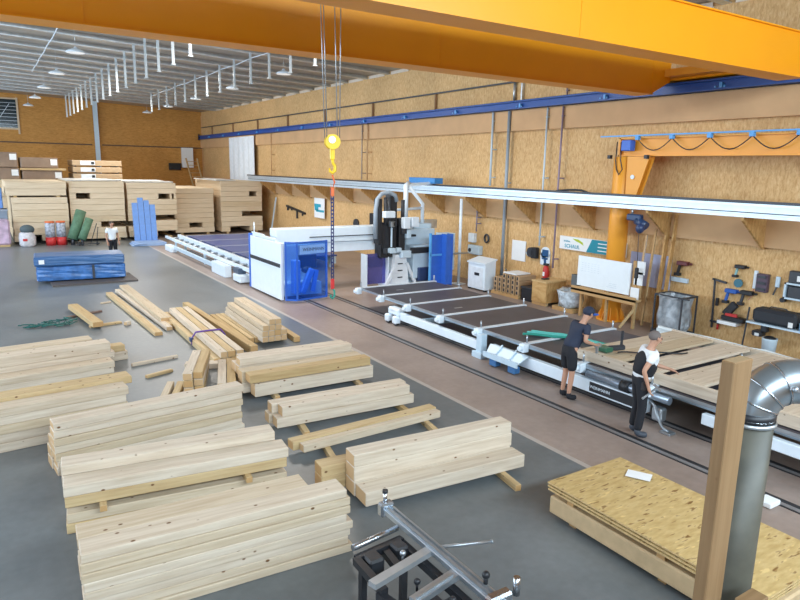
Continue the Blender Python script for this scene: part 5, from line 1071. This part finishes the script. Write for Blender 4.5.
def person(label, loc, J, look, top, legs, shoes, sleeves=.6, shorts=False, hair=None, vest=None, hs=1.0, grp=None):
    t = thing('person', label, 'person', loc, grp)
    look = V(look).normalized(); sideV = look.cross(V((0, 0, 1))).normalized()
    pel, che, nec, hea = J['pelvis'], J['chest'], J['neck'], J['head']
    hc = V(hea); ch = [[(pel, .135), (mid(pel, che), .125), (che, .14), (nec, .058), (tuple(V(nec).lerp(hc, .45)), .062), (tuple(hc + V((0, 0, -.02))), .092), (tuple(hc + V((0, 0, .055))), .082)]]
    for S in 'LR':
        sh, elb, ha = J['sh' + S], J['el' + S], J['ha' + S]
        ch.append([(che, .14), (sh, .062), (mid(sh, elb), .048), (elb, .040), (mid(elb, ha, .4), .038), (ha, .026)])
        dd = V(ha) - V(elb); ch += hand(ha, dd, sideV if S == 'L' else -sideV)
        hp, kn, an, to = J['hip' + S], J['kn' + S], J['an' + S], J['to' + S]
        ch.append([(pel, .135), (hp, .092), (mid(hp, kn), .078), (kn, .056), (mid(kn, an, .35), .056), (an, .036), (to, .03)])
    nose = hc + look * .105 + V((0, 0, -.01)); ch.append([(tuple(hc + V((0, 0, -.02))), .092), (tuple(nose), .014)])
    chain_obj('body', ch, SKIN, t)
    for sgn in (-1, 1):
        m = MB(); m.ball(hc + look * .085 + sideV * .034 * sgn + V((0, 0, .018)), .011, seg=8); m.build('eye', BLACK, t)
        m = MB(); m.ball(hc + sideV * .092 * sgn + V((0, 0, .0)), .016, .022, .032, seg=8); m.build('ear', SKIN, t)
    m = MB(); m.bar(hc + look * .093 + sideV * .022 + V((0, 0, -.055)), hc + look * .093 - sideV * .022 + V((0, 0, -.055)), .012, .008); m.build('mouth', plain('lip', (0.35, 0.13, 0.11), 0.5), t)
    # clothes
    sc_ = [[(tuple(V(pel) + V((0, 0, -.03))), .168), (mid(pel, che, .3), .165), (mid(pel, che, .65), .158), (che, .168), (tuple(V(che).lerp(V(nec), .75)), .085)]]
    for S in 'LR':
        sh, elb = J['sh' + S], J['el' + S]; sc_.append([(che, .168), (sh, .088), (mid(sh, elb, .35), .074), (mid(sh, elb, sleeves), .066)])
    chain_obj('t_shirt', sc_, top, t)
    if vest:
        vc = [[(mid(pel, che, .0), .180), (mid(pel, che), .186), (che, .212), (tuple(V(che).lerp(V(nec), .8)), .135)]]
        for S in 'LR': vc.append([(che, .212), (mid(che, J['sh' + S], .75), .14)])
        chain_obj('vest', vc, vest, t)
    lc = [[(mid(pel, che, .28), .152), (pel, .165)]]
    for S in 'LR':
        hp, kn, an = J['hip' + S], J['kn' + S], J['an' + S]
        if shorts: lc.append([(pel, .158), (hp, .112), (mid(hp, kn), .104), (mid(hp, kn, .92), .098)])
        else: lc.append([(pel, .158), (hp, .108), (mid(hp, kn), .094), (kn, .078), (mid(kn, an), .074), (mid(kn, an, .95), .07)])
    chain_obj('shorts' if shorts else 'trousers', lc, legs, t)
    for S in 'LR':
        an, to = V(J['an' + S]), V(J['to' + S])
        chain_obj('shoe', [[(tuple(an + V((0, 0, .07))), .058), (tuple(V((an.x, an.y, .065))), .064), (tuple(V((an.x, an.y, .06)).lerp(V((to.x, to.y, .05)), .5)), .058), (tuple(V((to.x, to.y, .05))), .05)]], shoes, t)
    if hair == 'cap':
        m = MB(); M_ = Matrix.Translation(hc + V((0, 0, .045))); m.ball((0, 0, 0), .112, .112, .095, 16, M_)
        m.build('cap', NAVYT, t); m = MB(); b = hc + look * .14 + V((0, 0, .035)); m.ball(b, .085, .085, .018, 12); m.build('cap_peak', BLUE, t)
    elif hair:
        m = MB(); m.ball(hc - look * .028 + V((0, 0, .028)), .096, .096, .086, 16); m.build('hair', hair, t)
    return t
def joints(px_, py_, face, lean=0.0, h=1.78):
    """standing figure; face = heading in radians; lean = forward shift of the chest"""
    f = V((math.cos(face), math.sin(face), 0)); s_ = V((math.sin(face), -math.cos(face), 0)); k_ = h / 1.78
    P_ = lambda fw, sd, z_: tuple(V((px_, py_, 0)) + f * fw + s_ * sd + V((0, 0, z_ * k_)))
    J = dict(pelvis=P_(0, 0, .97), chest=P_(lean * .7, 0, 1.28 - lean * .12), neck=P_(lean * 1.05, 0, 1.49 - lean * .2), head=P_(lean * 1.3 + .03, 0, 1.655 - lean * .25))
    for S, sg in (('R', 1), ('L', -1)):
        J['sh' + S] = P_(lean * .9, .19 * sg, 1.42 - lean * .18); J['hip' + S] = P_(0, .095 * sg, .90); J['kn' + S] = P_(.03, .10 * sg, .50); J['an' + S] = P_(-.02, .11 * sg, .09); J['to' + S] = P_(.15, .14 * sg, .045)
        J['el' + S] = P_(lean * .7 - .03, .24 * sg, 1.14 - lean * .1); J['ha' + S] = P_(lean * .8 + .08, .24 * sg, .90 - lean * .1)
    return J, f, s_
# worker in the vest
J, f, s_ = joints(8.76, 6.30, R(-32), .12, 1.82)
B_ = V((8.76, 6.30, 0))
def at(fw, sd, z_): return tuple(B_ + f * fw + s_ * sd + V((0, 0, z_)))
J['elR'] = at(-.06, .25, 1.18); J['haR'] = at(.03, .25, .93); J['elL'] = at(.26, -.24, 1.16); J['haL'] = at(.50, -.16, 1.10)
pv = person('worker in white shirt and black vest leaning over the wall element, hammer in hand', (8.76, 6.30, 0), J, f + V((0, 0, -.3)), WHT, BLKT, plain('shoe_grey', (0.05, 0.06, 0.08), 0.6), .55, hair=HAIR, vest=BLKT)
for fw, sd in ((.02, .17), (.08, -.17)):
    m = MB(); c_ = V(at(fw, sd, .9)); m.box(-.07, .07, -.03, .03, -.08, .08, .02, Matrix.Translation(c_) @ Matrix.Rotation(R(-32), 4, 'Z')); m.build('tool_pouch', plain('belt_dark', (0.03, 0.025, 0.025), 0.7), pv)
hp_ = V(at(.05, .26, .85))
t = thing('hammer', 'claw hammer held low by the worker in the vest', 'hammer', tuple(hp_), None)
m = MB(); m.bar(hp_ - f * .10 - V((0, 0, .13)), hp_ + f * .12 + V((0, 0, .06)), .025, .025); m.build('handle', ALU, t)
m = MB(); c_ = hp_ + f * .12 + V((0, 0, .06)); m.bar(c_ - f * .05 + V((0, 0, .05)), c_ + f * .06 - V((0, 0, .05)), .035, .04); m.build('head', STEEL, t)
# worker with cap, seen from behind
J, f, s_ = joints(9.06, 8.12, R(-14), .26, 1.84)
B_ = V((9.06, 8.12, 0))
J['elL'] = at(.20, -.22, 1.17); J['haL'] = at(.48, -.06, 1.06); J['elR'] = at(.18, .23, 1.17); J['haR'] = at(.47, .10, 1.06)
person('worker in navy shirt, black shorts and cap bending over the table', (9.06, 8.12, 0), J, f + V((0, 0, -.45)), NAVYT, BLKT, BLKT, .55, True, 'cap')
c_ = V(at(.60, .03, 1.02)); m = MB(); m.box(c_.x - .07, c_.x + .09, c_.y - .035, c_.y + .035, .98, 1.05, .01); m.box(c_.x - .02, c_.x + .02, c_.y - .02, c_.y + .02, .86, .98)
tag(m.build('hand_tool', ALU, loc=(c_.x, c_.y, .85)), 'small pale tool in the hands of the worker with cap', 'tool')
# man at the back
J, f, s_ = joints(4.58, 30.3, R(-80), .0, 1.80)
person('man in white shirt and dark trousers standing behind the blue packages', (4.58, 30.3, 0), J, f, WHT, BLKT, BLKT, .6, hair=HAIRB)
